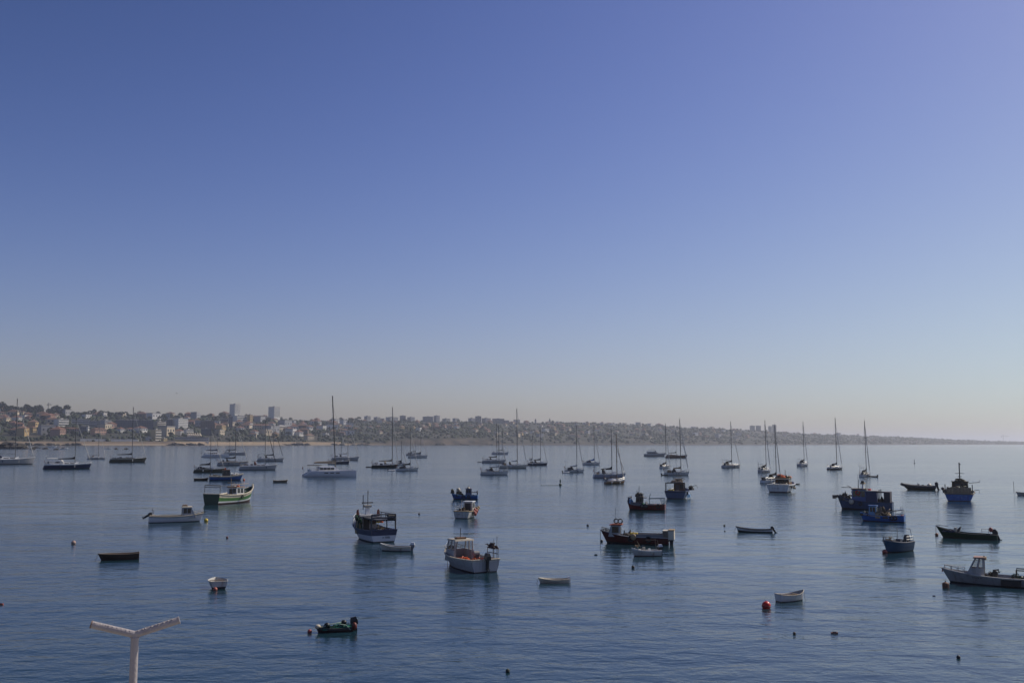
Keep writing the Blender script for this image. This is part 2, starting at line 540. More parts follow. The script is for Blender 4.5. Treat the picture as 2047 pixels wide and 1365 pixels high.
def frame_cabin(root, x0, x1, w, z, h, wall, roofm, slope=.45, sill=.48, over=.12):
    """see-through cabin: low walls, posts, clear panes and a roof, open aft"""
    hw = w / 2
    zs, zt = z + h * sill, z + h
    xt = x1 - slope * h
    xs = x1 - slope * h * sill
    p = .045 * w / 1.6 + .02
    def f(m):
        for sg in (1, -1):
            m.hexa([(x0, sg * hw - p, z), (x1, sg * hw - p, z), (x1, sg * hw + p, z), (x0, sg * hw + p, z)], [(x0, sg * hw - p, zs), (xs, sg * hw - p, zs), (xs, sg * hw + p, zs), (x0, sg * hw + p, zs)], wall)
        m.hexa([(x1 - 2 * p, -hw, z), (x1, -hw, z), (x1, hw, z), (x1 - 2 * p, hw, z)], [(xs - 2 * p, -hw, zs), (xs, -hw, zs), (xs, hw, zs), (xs - 2 * p, hw, zs)], wall)
    o = part(root, 'cabin', f)
    for sg in (1, -1):
        for a, b in ((x0 + p, x0 + p), (lerp(x0, xs, .48), lerp(x0, xt, .5)), (xs - p, xt - p)):
            tubes(o, 'post', [[(a, sg * hw, zs), (b, sg * (hw - .03), zt)]], p, wall, 4)
        part(o, 'pane', lambda m: m.add([(x0, sg * hw, zs), (xs, sg * hw, zs), (xt, sg * (hw - .03), zt), (x0, sg * (hw - .03), zt)], [(0, 1, 2, 3)], PANE), smooth=0)
    tubes(o, 'post', [[(xs - p, 0, zs), (xt - p, 0, zt)]], p * .8, wall, 4)
    part(o, 'windscreen', lambda m: m.add([(xs - .01, -hw, zs), (xs - .01, hw, zs), (xt - .01, hw - .03, zt), (xt - .01, -hw + .03, zt)], [(0, 1, 2, 3)], PANE), smooth=0)
    part(o, 'roof', lambda m: m.box(x0 - over, xt + over, -hw - .05, hw + .05, zt, zt + .07 * h, roofm, .05, .05))
    return o

def rail(root, pts, h, mat=STEEL, r=.02, name='guard_rail', mid=True):
    lines = [[(p[0], p[1], p[2] + h) for p in pts]]
    if mid: lines.append([(p[0], p[1], p[2] + h * .5) for p in pts])
    lines += [[p, (p[0], p[1], p[2] + h)] for p in pts]
    return tubes(root, name, lines, r, mat, 4)

def hull_rail(H, t0, t1, h, mat=STEEL, r=.02, n=5, name='guard_rail', both=True, mid=True, join=False):
    for sg in (1, -1):
        pts = []
        for i in range(n):
            t = lerp(t0, t1, i / (n - 1))
            z = H.sheer(t)
            pts.append((H.X(t, z), sg * max(.02, H.hb(t, z) - .05), z))
        rail(H.root, pts, h, mat, r, name, mid)

def gantry(H, t, h, mat=DGREY, r=.06, y=.9, bars=2, name='gantry', w=None, xoff=0):
    z = H.sheer(t)
    x = H.X(t, z) + xoff
    b = w / 2 if w else H.hb(t, z) * y
    lines = [[(x, b, z - .1), (x, b, z + h)], [(x, -b, z - .1), (x, -b, z + h)]]
    for i in range(bars):
        zz = z + h * (1 - .22 * i)
        lines.append([(x, -b, zz), (x, b, zz)])
    return tubes(H.root, name, lines, r, mat, 5)

def lettering(root, pts, h, mat, n=9, seed=1, axis='y'):
    """small illegible painted name: a row of short strokes set proud of the planking; pts = start, end"""
    rnd = random.Random(seed)
    a, b = Vector(pts[0]), Vector(pts[1])
    mb = MB()
    for i in range(n):
        if rnd.random() < .15: continue
        p, q = a.lerp(b, i / n), a.lerp(b, (i + .62) / n)
        hh = h * rnd.choice((1, 1, .7))
        mb.tube([p, p + Vector((0, 0, hh))], .012, mat, 4)
        mb.tube([p + Vector((0, 0, hh * rnd.choice((.1, .5, .95)))), q + Vector((0, 0, hh * rnd.choice((.1, .5, .95))))], .012, mat, 4)
    return mb.build('lettering', root, 0)

def anchor_line(root, x, z, mat=OLDWOOD, dx=.25):
    return tubes(root, 'mooring_line', [[(x, 0, z), (x + dx, 0, -.4)]], .025, mat, 4)

def antennas(root, x, z, hs, mat=DGREY, y0=-.4, dy=.4):
    for i, h in enumerate(hs):
        tubes(root, 'antenna', [[(x - .1 * i, y0 + dy * i, z), (x - .1 * i - .05, y0 + dy * i, z + h)]], .018, mat, 4)

# ------------------------------------------------------------------ sailing yachts
def yacht(label, xl, xr, y, mast, th=6, hullm=WHITE, stripe=None, deckm=CLEAN, cover=CANVASD, hood=CANVASD, bimini=None, boom=.36, k=.29,
          mizzen=None, furl=CANVASW, mastm=DMAST, fb=.118, cabin=.30, group='sailing yachts at anchor', boomup=0.0, boot=ANTIK, tw=.72, dinghy=False, roofm=None, arch=False):
    P, L, rz, q = spot(xl, xr, y, th, k)
    root = thing('sailing_yacht', label, 'sailboat', P, rz, group)
    # boats ride with a few degrees of trim, so no two sit alike
    H = Hull(root, L, k, fs=fb * .86, fm=fb * .88, fb=fb * 1.22, tw=tw, rake=.07, srake=-.05, full=2.0, dr=.05, flare=.6,
             bands=[(.10, boot), (.80, hullm), (1, stripe or hullm)], inner=deckm, depth=.003, deck=deckm, rail=DGREY if hullm is WHITE else CLEAN, railr=.004)
    c = math.cos(R(th))
    s_ = math.sin(R(th))
    cxp = (xl + xr) / 2
    mx = (mast[0] - cxp) * q / c if abs(c) > .5 else L * .08
    mx = max(-.15 * L, min(.30 * L, mx))
    tz = at(mast[0], mast[1], P.y).z
    bz = at(mast[0], mast[1] + 40, P.y).z
    fbz = H.sheer(.55)
    # coachroof
    xa, xb = mx - L * (cabin - .03), mx + L * .13
    rh = .048 * L
    wa, wb = H.B * .30, H.B * .20
    zr = fbz - .02
    def croof(m):
        m.hexa([(xa, -wa, zr), (xb, -wb * .7, zr), (xb, wb * .7, zr), (xa, wa, zr)], [(xa + .05, -wa * .86, zr + rh), (xb - rh * 1.8, -wb * .62, zr + rh * .6), (xb - rh * 1.8, wb * .62, zr + rh * .6), (xa + .05, wa * .86, zr + rh)], roofm or deckm)
    cr = part(root, 'coachroof', croof)
    for sg in (1, -1):
        def win(m):
            a, b = lerp(xa, xb, .12), lerp(xa, xb, .66)
            for (u0, u1) in ((0, .46), (.54, 1)):
                x0, x1 = lerp(a, b, u0), lerp(a, b, u1)
                f0, f1 = (x0 - xa) / (xb - xa), (x1 - xa) / (xb - xa)
                y0, y1 = lerp(wa, wb * .7, f0) * .97, lerp(wa, wb * .7, f1) * .97
                m.hexa([(x0, sg * y0 - .02, zr + rh * .3), (x1, sg * y1 - .02, zr + rh * .25), (x1, sg * y1 + .03, zr + rh * .25), (x0, sg * y0 + .03, zr + rh * .3)],
                       [(x0, sg * y0 * .93 - .02, zr + rh * .72), (x1, sg * y1 * .93 - .02, zr + rh * .55), (x1, sg * y1 * .93 + .03, zr + rh * .55), (x0, sg * y0 * .93 + .03, zr + rh * .72)], GLASS)
        part(cr, 'window', win, smooth=0)
    # cockpit coaming and wheel
    part(root, 'cockpit_coaming', lambda m: [m.box(-L * .44, xa, sg * H.B * .27 - .08, sg * H.B * .27 + .08, zr - .02, zr + rh * .5, deckm, .03, .02) for sg in (1, -1)])
    part(root, 'steering_wheel', lambda m: (m.ring((-L * .34, 0, zr + .65), .45, .03, STEEL, 'x', 12, 4), m.box(-L * .34 + .03, -L * .34 + .2, -.1, .1, zr - .1, zr + .7, CLEAN)))
    # mast and rig
    mr = max(.085, .0062 * (tz - fbz))
    mo = tubes(root, 'mast', [[(mx, 0, zr), (mx - .012 * tz, 0, tz)]], mr, mastm, 8)
    for f in (.42, .68):
        zz = lerp(zr, tz, f)
        tubes(mo, 'spreader', [[(mx, -H.B * .27, zz + .1), (mx, 0, zz), (mx, H.B * .27, zz + .1)]], .035, mastm, 4)
    tubes(mo, 'masthead_antenna', [[(mx - .012 * tz, 0, tz), (mx - .012 * tz, 0, tz + .7)], [(mx - .012 * tz - .4, 0, tz + .12), (mx - .012 * tz + .3, 0, tz + .12)]], .018, DGREY, 4)
    bh = zr + rh + .75 + .02 * L
    bl = boom * L
    bo = tubes(root, 'boom', [[(mx, 0, bh), (mx - bl, 0, bh + boomup)]], .075, mastm, 6)
    if cover:
        def cov(m):
            pts = [(mx - .05, 0, bh + .95), (mx - .16 * bl, 0, bh + .50), (mx - .4 * bl, 0, bh + .36 + boomup * .4), (mx - .7 * bl, 0, bh + .28 + boomup * .7), (mx - .98 * bl, 0, bh + .16 + boomup)]
            vs, fs = [], []
            for i, p in enumerate(pts):
                hgt = p[2] - (bh + boomup * i / 4) + .1
                wd = .20 - .025 * i
                vs += [(p[0], -wd * .5, p[2] - hgt), (p[0], -wd, p[2] - hgt * .6), (p[0], -.05, p[2]), (p[0], .05, p[2]), (p[0], wd, p[2] - hgt * .6), (p[0], wd * .5, p[2] - hgt)]
            for i in range(4):
                for j in range(6): fs.append((i * 6 + j, i * 6 + (j + 1) % 6, (i + 1) * 6 + (j + 1) % 6, (i + 1) * 6 + j))
            fs += [(5, 4, 3, 2, 1, 0), (24, 25, 26, 27, 28, 29)]
            m.add(vs, fs, cover)
        part(bo, 'sail_cover', cov)
    xbow = L * .485
    zb = H.sheer(.98)
    if furl:
        a, b = Vector((xbow - .2, 0, zb + .25)), Vector((mx - .011 * tz, 0, tz * .965))
        fj = MB()
        for f0, f1, r0, r1 in ((.03, .10, .04, .13), (.10, .55, .13, .10), (.55, .93, .10, .045)):
            fj.tube([a.lerp(b, f0), a.lerp(b, f1)], r0, furl, 6, r2=r1)
        fj.build('furled_jib', root)
    fo = MB()
    a, b = Vector((xbow - .2, 0, zb)), Vector((mx - .011 * tz, 0, tz * .97))
    fo.tube([a, b], .02, STEEL, 4)
    fo.build('forestay', root)
    tubes(root, 'backstay', [[(-L * .485, 0, H.sheer(0)), (mx - .012 * tz, 0, tz)]], .016, STEEL, 4)
    for sg in (1, -1):
        tubes(root, 'shroud', [[(mx - .3, sg * H.B * .42, zr), (mx, sg * H.B * .27, lerp(zr, tz, .42)), (mx, sg * H.B * .24, lerp(zr, tz, .68)), (mx - .011 * tz, 0, tz * .97)]], .016, STEEL, 4)
    # rails
    for sg in (1, -1):
        pts = []
        for i in range(7):
            t = lerp(.02, .97, i / 6)
            z = H.sheer(t)
            pts.append((H.X(t, z), sg * max(.05, H.hb(t, z) - .06), z))
        rail(root, pts, .62, STEEL, .014, 'guard_rail')
    pts = [(H.X(t, H.sheer(t)), sg * max(.03, H.hb(t, H.sheer(t)) - .05), H.sheer(t)) for sg, t in ((1, .88), (1, .985), (-1, .985), (-1, .88))]
    rail(root, pts, .68, STEEL, .022, 'pulpit')
    pts = [(H.X(t, H.sheer(t)) + .05, sg * max(.03, H.hb(t, H.sheer(t)) - .05), H.sheer(t)) for sg, t in ((1, .1), (1, 0), (-1, 0), (-1, .1))]
    rail(root, pts, .70, STEEL, .022, 'pushpit')
    if hood:
        def hd(m):
            vs, fs = [], []
            for i, (dx, sc) in enumerate(((0, 1.0), (-.35, 1.0), (-.75, .92))):
                for j in range(9):
                    a_ = math.pi * j / 8
                    hh = (.5, 1.15, 1.3)[i] * .95
                    vs.append((xa + .45 + dx, wa * 1.12 * sc * math.cos(a_), zr + rh * .55 + hh * math.sin(a_) ** .7))
            for i in range(2):
                for j in range(8): fs.append((i * 9 + j, (i + 1) * 9 + j, (i + 1) * 9 + j + 1, i * 9 + j + 1))
            fs.append(tuple(range(8, -1, -1)))
            m.add(vs, fs, hood)
        part(root, 'sprayhood', hd)
    if bimini:
        zz = zr + 2.05
        x0, x1 = -L * .45, -L * .23
        bi = part(root, 'bimini', lambda m: m.box(x0, x1, -H.B * .33, H.B * .33, zz, zz + .09, bimini, .15, .12))
        for sg in (1, -1):
            tubes(bi, 'bimini_frame', [[(x0 + .2, sg * H.B * .31, zz), ((x0 + x1) / 2, sg * H.B * .36, zr), (x1 - .2, sg * H.B * .31, zz)]], .02, STEEL, 4)
    if arch:
        x0 = -L * .46
        tubes(root, 'stern_arch', [[(x0, -H.B * .36, zr), (x0 - .1, -H.B * .34, zr + 1.9), (x0 - .1, H.B * .34, zr + 1.9), (x0, H.B * .36, zr)]], .045, STEEL, 6)
        part(root, 'solar_panel', lambda m: m.box(x0 - .7, x0 + .4, -H.B * .3, H.B * .3, zr + 1.93, zr + 1.98, NAVY))
    if mizzen:
        zx = (mizzen[0] - cxp) * q / c
        zt = at(mizzen[0], mizzen[1], P.y).z
        mz = tubes(root, 'mizzen_mast', [[(zx, 0, zr), (zx, 0, zt)]], mr * .85, mastm, 8)
        tubes(mz, 'spreader', [[(zx, -H.B * .2, lerp(zr, zt, .55)), (zx, H.B * .2, lerp(zr, zt, .55))]], .03, mastm, 4)
        b2 = tubes(root, 'mizzen_boom', [[(zx, 0, bh), (zx - .17 * L, 0, bh)]], .06, mastm, 6)
        part(b2, 'sail_cover', lambda m: m.hexa([(zx - .16 * L, -.08, bh), (zx, -.16, bh), (zx, .16, bh), (zx - .16 * L, .08, bh)], [(zx - .16 * L, -.05, bh + .2), (zx, -.05, bh + .55), (zx, .05, bh + .55), (zx - .16 * L, .05, bh + .2)], cover or CANVASD))
    rn = random.Random(int(xl * 7 + y))
    part(root, 'life_raft', lambda m: m.box(mx + L * .02, mx + L * .02 + .9, -.4, .4, zr + rh * .7, zr + rh * .7 + .38, CLEAN, .06, .06))
    for i in range(3):
        xx, sg = rn.uniform(-L * .45, -L * .2), rn.choice((1, -1))
        part(root, 'deck_locker', lambda m: m.box(xx, xx + rn.uniform(.5, 1.3), sg * H.B * .2 - .3, sg * H.B * .2 + .3, zr, zr + rn.uniform(.5, 1.0), rn.choice((DGREY, GREYW, CANVASN, TEAK, CANVASD)), .05, .05))
    for i in range(2):
        xx, sg = rn.uniform(-L * .3, L * .2), rn.choice((-1, -1, 1))
        part(root, 'fender', lambda m: m.tube([(xx, sg * H.B * .5, fbz * .35), (xx, sg * H.B * .5, fbz * .85)], .14, rn.choice((CLEAN, NAVY, GREYW)), 8))
    if rn.random() < .5:
        part(root, 'wind_generator', lambda m: (m.tube([(-L * .46, H.B * .3, zr), (-L * .46, H.B * .3, zr + 2.8)], .035, STEEL, 5), m.ring((-L * .46, H.B * .3, zr + 2.9), .5, .02, GREYW, 'x', 12, 4), m.tube([(-L * .46 - .3, H.B * .3, zr + 2.9), (-L * .46 + .2, H.B * .3, zr + 2.9)], .07, CLEAN, 6)))
    tubes(root, 'mooring_line', [[(L * .485, .1, H.sheer(1)), (L * .56, .2, .6), (L * .68, .3, -.3)]], .022, GREY, 4)
    part(root, 'hatch', lambda m: m.box(mx + L * .16, mx + L * .16 + .5, -.25, .25, H.sheer(.75) + .0, H.sheer(.75) + .07, GLASS))
    part(root, 'ensign', lambda m: (m.tube([(-L * .49, .4, H.sheer(0)), (-L * .50, .4, H.sheer(0) + 1.6)], .02, WOOD, 4), m.add([(-L * .50, .4, H.sheer(0) + 1.55), (-L * .50 - .18, .41, H.sheer(0) + .85), (-L * .50 - .12, .43, H.sheer(0) + .55), (-L * .50 + .02, .4, H.sheer(0) + .95)], [(0, 1, 2, 3)], M((.30, .05, .05), .8))), smooth=0)
    return root, H


def clutter(H, seed, n=7):
    """crates, buckets, rope coils and hung tyres that every working deck carries"""
    rn = random.Random(seed)
    L, r = H.L, H.root
    for i in range(n):
        t, y = rn.uniform(.06, .5), rn.uniform(-.32, .32) * H.B
        z = H.dz(t)
        x = H.X(t, z)
        kind = rn.choice(('fish_crate', 'bucket', 'rope_coil', 'fish_crate', 'net_float'))
        m_ = rn.choice((OLDWOOD, GREY, LBLUE, CREAM, M((.35, .06, .03), .6), DGREEN, YELLOW, DGREY))
        if kind == 'fish_crate':
            part(r, kind, lambda m: m.box(x, x + .75, y - .25, y + .25, z, z + rn.choice((.3, .3, .6)), m_, .03, .03))
        elif kind == 'bucket':
            part(r, kind, lambda m: m.tube([(x, y, z), (x, y, z + .38)], .14, m_, 10, r2=.18))
        elif kind == 'rope_coil':
            part(r, kind, lambda m: [m.ring((x, y, z + .05 + .07 * q_), .3 - .02 * q_, .045, rn.choice((TAN, OLDWOOD, TEAL)), 'z', 12, 4) for q_ in range(3)])
        else:
            part(r, kind, lambda m: m.ball((x, y, z + .18), .2, .2, .2, rn.choice((ORANGE, CREAM, YELLOW, PINKB)), 10, 7))
    for i in range(3):
        t, sg = rn.uniform(.12, .62), rn.choice((1, -1))
        z = H.sheer(t) * .72
        part(r, 'tyre_fender', lambda m: m.ring((H.X(t, z), sg * (H.hb(t, z) + .07), z), .24, .085, RUBBER, 'y', 12, 6))

# ------------------------------------------------------------------ the yachts in the bay
LAV = M((.66, .65, .66), .3, .1, 1.0)
GHULL = M((.44, .43, .43), .35, .15, 1.0)
WWOOD = M((.26, .13, .05), .4, .3, 3.0)
yacht('big pale grey sailing yacht cut off by the frame edge near the dark rocks', -32, 65, 928, (28, 797), 4, GHULL, hood=CANVASN, cover=None, boomup=.3)
yacht('navy hulled yacht with white deck and dark boom cover, second from the rocks', 92, 180, 937, (148, 836), 3, NAVY, stripe=CLEAN, hood=CANVASW, bimini=CANVASW)
yacht('small distant grey blue sailboat between the navy yacht and the olive one', 176, 210, 918, (196, 852), 5, GHULL, hood=None, cover=None)
yacht('olive hulled flush decked racing yacht with dark boom cover', 222, 291, 924, (263, 814), 4, OLIVE, deckm=OLIVE, cabin=.2, hood=None, boom=.42, tw=.85)
yacht('distant grey two masted yacht right of the lavender catamaran', 448, 491, 909, (470, 862), 4, GHULL, mizzen=(459, 872))
yacht('grey yacht with teak deck and a flag at its stern, behind the blue fishing boat', 436, 496, 930, (470, 844), 5, GHULL, stripe=TEAK, deckm=CREAM)
yacht('olive drab yacht with dark folded sail left of the blue fishing boat', 389, 448, 944, (420, 856), 3, OLIVE, deckm=OLIVE, hood=None, cabin=.22)
yacht('grey white yacht with dark red sprayhood and thick furled jib', 480, 553, 939, (529, 841), 4, GHULL, hood=M((.10, .02, .02), .9), furl=CANVASD, cover=None)
yacht('grey yacht with stern arch just behind the red hooded yacht', 515, 567, 922, (546, 850), 5, GHULL, arch=True, bimini=CANVASN, furl=CANVASD)
yacht('small dark hulled sloop with white cabin partly behind the big catamaran', 656, 699, 927, (682, 866), 4, NAVY, stripe=BLACK, deckm=CLEAN, hood=None, cover=None)
yacht('grey sloop with white boom beyond the stern of the big catamaran', 663, 718, 920, (695, 840), 5, GHULL, cover=CANVASW)
yacht('black hulled yacht with tan boom cover and davits at the stern', 743, 797, 935, (784, 814), 4, BLACK, stripe=BLACK, deckm=CLEAN, cover=CANVAS, hood=CANVAS, boom=.5, arch=True)
yacht('small sloop mostly hidden behind the white sloop beside the black yacht', 793, 813, 929, (802.5, 882), 10, GHULL, hood=None)
yacht('white sloop with dark boom cover just right of the black yacht', 792, 837, 941, (820, 858), 6, WHITE, boot=NAVY)
yacht('pale distant sloop right of the black yacht, nearer of two overlapping', 816, 855, 915, (841, 862), 4, WHITE, hood=None)
yacht('grey distant sloop half hidden behind another one right of the black yacht', 812, 842, 910, (830.5, 884), 4, GHULL, hood=CANVASN)
yacht('farthest small pale yacht in the middle cluster with dark boom', 983, 1017, 908, (1005, 858), 3, LAV, hood=None)
yacht('grey yacht with wind vane gear and a tender at its stern', 964, 1011, 925, (993, 847), 4, GHULL, arch=True)
yacht('white yacht with black cockpit and white boom, nearest of the middle cluster', 961, 1017, 949, (997.5, 852), 4, WHITE, cover=CANVASW, boot=NAVY, tw=.85)
yacht('cream hulled yacht with the tallest mast of the middle cluster', 999, 1055, 936, (1034, 817), 4, M((.58, .54, .46), .35, .12), cover=CANVASW, boom=.22)
yacht('two masted ketch with canvas cockpit tent and pale deck', 1054, 1095, 930, (1080.5, 855), 8, NAVY, stripe=CLEAN, deckm=CREAM, mizzen=(1063.5, 869), bimini=CANVASD, hood=CANVASD)
yacht('white yacht with pale boom and dark cockpit, trailing a tender', 1128, 1168, 944, (1153, 851), 10, WHITE, cover=CANVASW)
yacht('white yacht with bright blue sail cover', 1165, 1200, 929, (1188, 854), 12, WHITE, cover=CANVASB, boot=NAVY, boom=.4, boomup=-.4)
yacht('lavender grey yacht with cluttered deck behind the brown wooden sloop', 1186, 1251, 955, (1222.6, 859), 14, M((.34, .35, .42), .4, .2), arch=True)
WB, WBH = yacht('brown varnished wooden sloop carrying an upturned white dinghy on deck', 1207, 1249, 967, (1232, 869), 32, WWOOD, stripe=CREAM, deckm=TEAK, mastm=WOOD, hood=None, cover=None, tw=.6)
yacht('distant brown wooden yacht right of the motor yacht', 1331, 1374, 915, (1352, 859), 3, M((.17, .07, .04), .5, .3), deckm=TEAK, hood=None)
yacht('small white yacht seen from astern below the distant brown yacht', 1317.5, 1340, 936, (1330, 847), 55, WHITE, k=.32)
yacht('white cruising yacht with black hood and tan boom, above the blue net boat', 1327.5, 1378, 950, (1361, 838), 8, WHITE, cover=CANVAS, boom=.3, hood=CANVASD, bimini=CANVASD)
yacht('yacht with dark cockpit tent seen from astern, alone left of the white trawler', 1442, 1480, 935, (1461, 843), 42, GHULL, bimini=CANVASD, hood=CANVASD, k=.33, deckm=CREAM)
yacht('grey yacht seen from astern just left of the white trawler, farther of two', 1514, 1541, 944.5, (1530, 841), 64, GHULL, arch=True, k=.33)
yacht('pale yacht with black bimini partly hidden by the white trawler', 1519, 1562, 966, (1549, 850), 50, WHITE, bimini=CANVASD, k=.33)
yacht('pale yacht seen from astern, first of three in a row right of the white trawler', 1592, 1616, 932, (1607, 843), 68, GHULL, k=.33, arch=True)
yacht('black hulled yacht seen from astern, second of three right of the white trawler', 1653, 1684, 939, (1671, 836), 48, BLACK, stripe=CLEAN, k=.33)
yacht('white yacht seen from astern with a tender, above the big blue trawler', 1717, 1740, 953, (1731, 841), 62, WHITE, k=.34, bimini=CANVASD)
part(WB, 'upturned_dinghy', lambda m: m.ball((-.8, .2, WBH.sheer(.4) + .1), 1.5, .65, .62, CLEAN, 12, 6, half=True))

# ------------------------------------------------------------------ catamarans
def catamaran(label, xl, xr, y, mast, th, big=True):
    k = .52
    P, L, rz, q = spot(xl, xr, y, th, k)
    root = thing('catamaran', label, 'catamaran', P, rz, 'catamarans at anchor')
    B = L * k
    for sg in (1, -1):
        def hl(m, sg=sg):
            n = 12
            secs = []
            for i in range(n + 1):
                t = i / n
                w = L * .075 * (1 - max(0, (t - .4) / .6) ** 2.2) * (.8 + .2 * min(1, t / .3))
                z = L * (.105 + .018 * t) * (1 if t > .12 else lerp(.35, 1, t / .12))
                x = -L / 2 + L * t
                secs.append([(x, w * .25, -L * .03), (x, w * .75, 0), (x, w, z * .45), (x, w * .92, z), (x, -w * .92, z), (x, -w, z * .45), (x, -w * .75, 0), (x, -w * .25, -L * .03)])
            vs = [(p[0], p[1] + sg * (B / 2 - L * .08), p[2]) for s_ in secs for p in s_]
            fs = [(i * 8 + j, i * 8 + (j + 1) % 8, (i + 1) * 8 + (j + 1) % 8, (i + 1) * 8 + j) for i in range(n) for j in range(8)]
            fs += [tuple(range(7, -1, -1)), tuple(n * 8 + j for j in range(8))]
            m.add(vs, fs, LAV)
        h = part(root, 'hull', hl)
        part(h, 'window', lambda m: [m.box(-L * .12 + i * L * .11, -L * .05 + i * L * .11, sg * (B / 2 - L * .08) - L * .0765, sg * (B / 2 - L * .08) + L * .0765, L * .068, L * .084, GLASS) for i in range(3)], smooth=0)
    zd = L * .105
    part(root, 'bridge_deck', lambda m: m.box(-L * .40, L * .18, -B / 2 + L * .08, B / 2 - L * .08, zd * .62, zd + .04, CLEAN))
    part(root, 'trampoline', lambda m: m.box(L * .18, L * .42, -B / 2 + L * .1, B / 2 - L * .1, zd - .03, zd, DGREY), smooth=0)
    tubes(root, 'crossbeam', [[(L * .42, -B / 2 + L * .1, zd + .05), (L * .42, B / 2 - L * .1, zd + .05)]], .14, ALU, 8)
    w2 = B * .36
    zt = zd + L * .085
    cb = part(root, 'saloon', lambda m: m.hexa([(-L * .22, -w2, zd), (L * .20, -w2 * .9, zd), (L * .20, w2 * .9, zd), (-L * .22, w2, zd)], [(-L * .22, -w2 * .9, zt), (L * .09, -w2 * .75, zt), (L * .09, w2 * .75, zt), (-L * .22, w2 * .9, zt)], CLEAN))
    for i in range(4):
        part(cb, 'window', lambda m: [m.hexa([(x0, sg * w2 * .975 - .03, zd + L * .03), (x0 + L * .06, sg * w2 * .95 - .03, zd + L * .03), (x0 + L * .06, sg * w2 * .95 + .03, zd + L * .03), (x0, sg * w2 * .975 + .03, zd + L * .03)], [(x0, sg * w2 * .915 - .03, zt - L * .015), (x0 + L * .06, sg * w2 * .89 - .03, zt - L * .015), (x0 + L * .06, sg * w2 * .89 + .03, zt - L * .015), (x0, sg * w2 * .915 + .03, zt - L * .015)], GLASS) for sg in (1, -1) for x0 in [-L * .20 + i * L * .07]], smooth=0)
    zb = zt + L * .025
    hd = part(root, 'hard_top', lambda m: m.box(-L * .42, -L * .16, -w2, w2, zb, zb + .12, CANVASD if big else CLEAN, .15, .2))
    tubes(hd, 'post', [[(x, sg * w2 * .85, zd), (x, sg * w2 * .85, zb)] for x in (-L * .40, -L * .24) for sg in (1, -1)], .05, STEEL, 5)
    part(root, 'cockpit_seat', lambda m: m.box(-L * .41, -L * .36, -w2 * .8, w2 * .8, zd, zd + .5, CLEAN, .03, .05))
    c = math.cos(R(th))
    mx = (mast[0] - (xl + xr) / 2) * q / c
    tz = at(mast[2], mast[1], P.y).z
    tx = mx + (mast[2] - mast[0]) * q / c
    mo = tubes(root, 'mast', [[(mx, 0, zt - .2), (tx, 0, tz)]], .0065 * tz, DMAST, 8)
    for f in (.45, .7):
        zz = lerp(zt, tz, f)
        xx = lerp(mx, tx, f)
        tubes(mo, 'spreader', [[(xx - .2, -1.3, zz), (xx, 0, zz), (xx - .2, 1.3, zz)]], .04, DMAST, 4)
    bh = zt + L * .035 + .4
    bo = tubes(root, 'boom', [[(mx, 0, bh), (mx - L * .42, 0, bh + .1)]], .1, ALU, 6)
    def cov(m):
        pts = [(0, 1.25), (-.06, .75), (-.2, .62), (-.34, .55), (-.41, .4)]
        vs, fs = [], []
        for dx, hh in pts: vs += [(mx + dx * L, -.25, bh), (mx + dx * L, -.2, bh + hh * .7), (mx + dx * L, 0, bh + hh), (mx + dx * L, .2, bh + hh * .7), (mx + dx * L, .25, bh)]
        for i in range(4):
            for j in range(5): fs.append((i * 5 + j, i * 5 + (j + 1) % 5, (i + 1) * 5 + (j + 1) % 5, (i + 1) * 5 + j))
        fs += [(4, 3, 2, 1, 0), (20, 21, 22, 23, 24)]
        m.add(vs, fs, CANVAS if big else CANVASN)
    part(bo, 'sail_cover', cov)
    tubes(root, 'forestay', [[(L * .44, 0, zd + .2), (tx, 0, tz * .9)]], .035, STEEL, 4)
    for sg in (1, -1):
        tubes(root, 'shroud', [[(mx - L * .08, sg * (B / 2 - .3), zd), (tx, 0, tz * .9)]], .016, STEEL, 4)
        rail(root, [(lerp(-L * .34, L * .42, i / 5), sg * (B / 2 - L * .03), zd + L * .01) for i in range(6)], .65, STEEL, .015)
    part(root, 'ensign', lambda m: (m.tube([(-L * .49, 1.2, zd * .5), (-L * .5, 1.2, zd + 1.6)], .025, WOOD, 4), m.add([(-L * .5, 1.2, zd + 1.5), (-L * .5 - .25, 1.2, zd + .6), (-L * .5 + .05, 1.22, zd + .45), (-L * .5 + .05, 1.2, zd + 1.1)], [(0, 1, 2, 3)], M((.25, .06, .05), .8))), smooth=0)
    return root
catamaran('large white catamaran with tan boom cover and the tallest mast', 604, 710, 953, (669, 791, 660), 6)
catamaran('small distant lavender catamaran with dark boom cover', 403, 456, 914, (433.5, 858, 433.5), 4, big=False)

# ------------------------------------------------------------------ motor yacht
P, L, rz, q = spot(1287, 1331, 912, 3, .3)
root = thing('motor_yacht', 'distant grey two deck motor yacht beside the brown wooden yacht', 'motor yacht', P, rz)
H = Hull(root, L, .3, fs=.10, fm=.11, fb=.16, tw=.85, rake=.1, bands=[(.12, ANTIK), (1, GHULL)], deck=TEAK, depth=.02, rail=CLEAN)
z = H.dz(.4)
sa = part(root, 'saloon', lambda m: m.hexa([(-L * .36, -H.B * .4, z), (L * .2, -H.B * .34, z), (L * .2, H.B * .34, z), (-L * .36, H.B * .4, z)], [(-L * .36, -H.B * .38, z + L * .1), (L * .1, -H.B * .3, z + L * .1), (L * .1, H.B * .3, z + L * .1), (-L * .36, H.B * .38, z + L * .1)], GHULL))
for i in range(5): part(sa, 'window', lambda m: [m.box(-L * .32 + i * L * .085, -L * .25 + i * L * .085, sg * H.B * .375 - .08, sg * H.B * .375 + .08, z + L * .05, z + L * .08, GLASS) for sg in (1, -1)], smooth=0)
fl = part(root, 'flybridge', lambda m: m.box(-L * .42, L * .08, -H.B * .38, H.B * .38, z + L * .105, z + L * .135, GHULL, .2, .1))
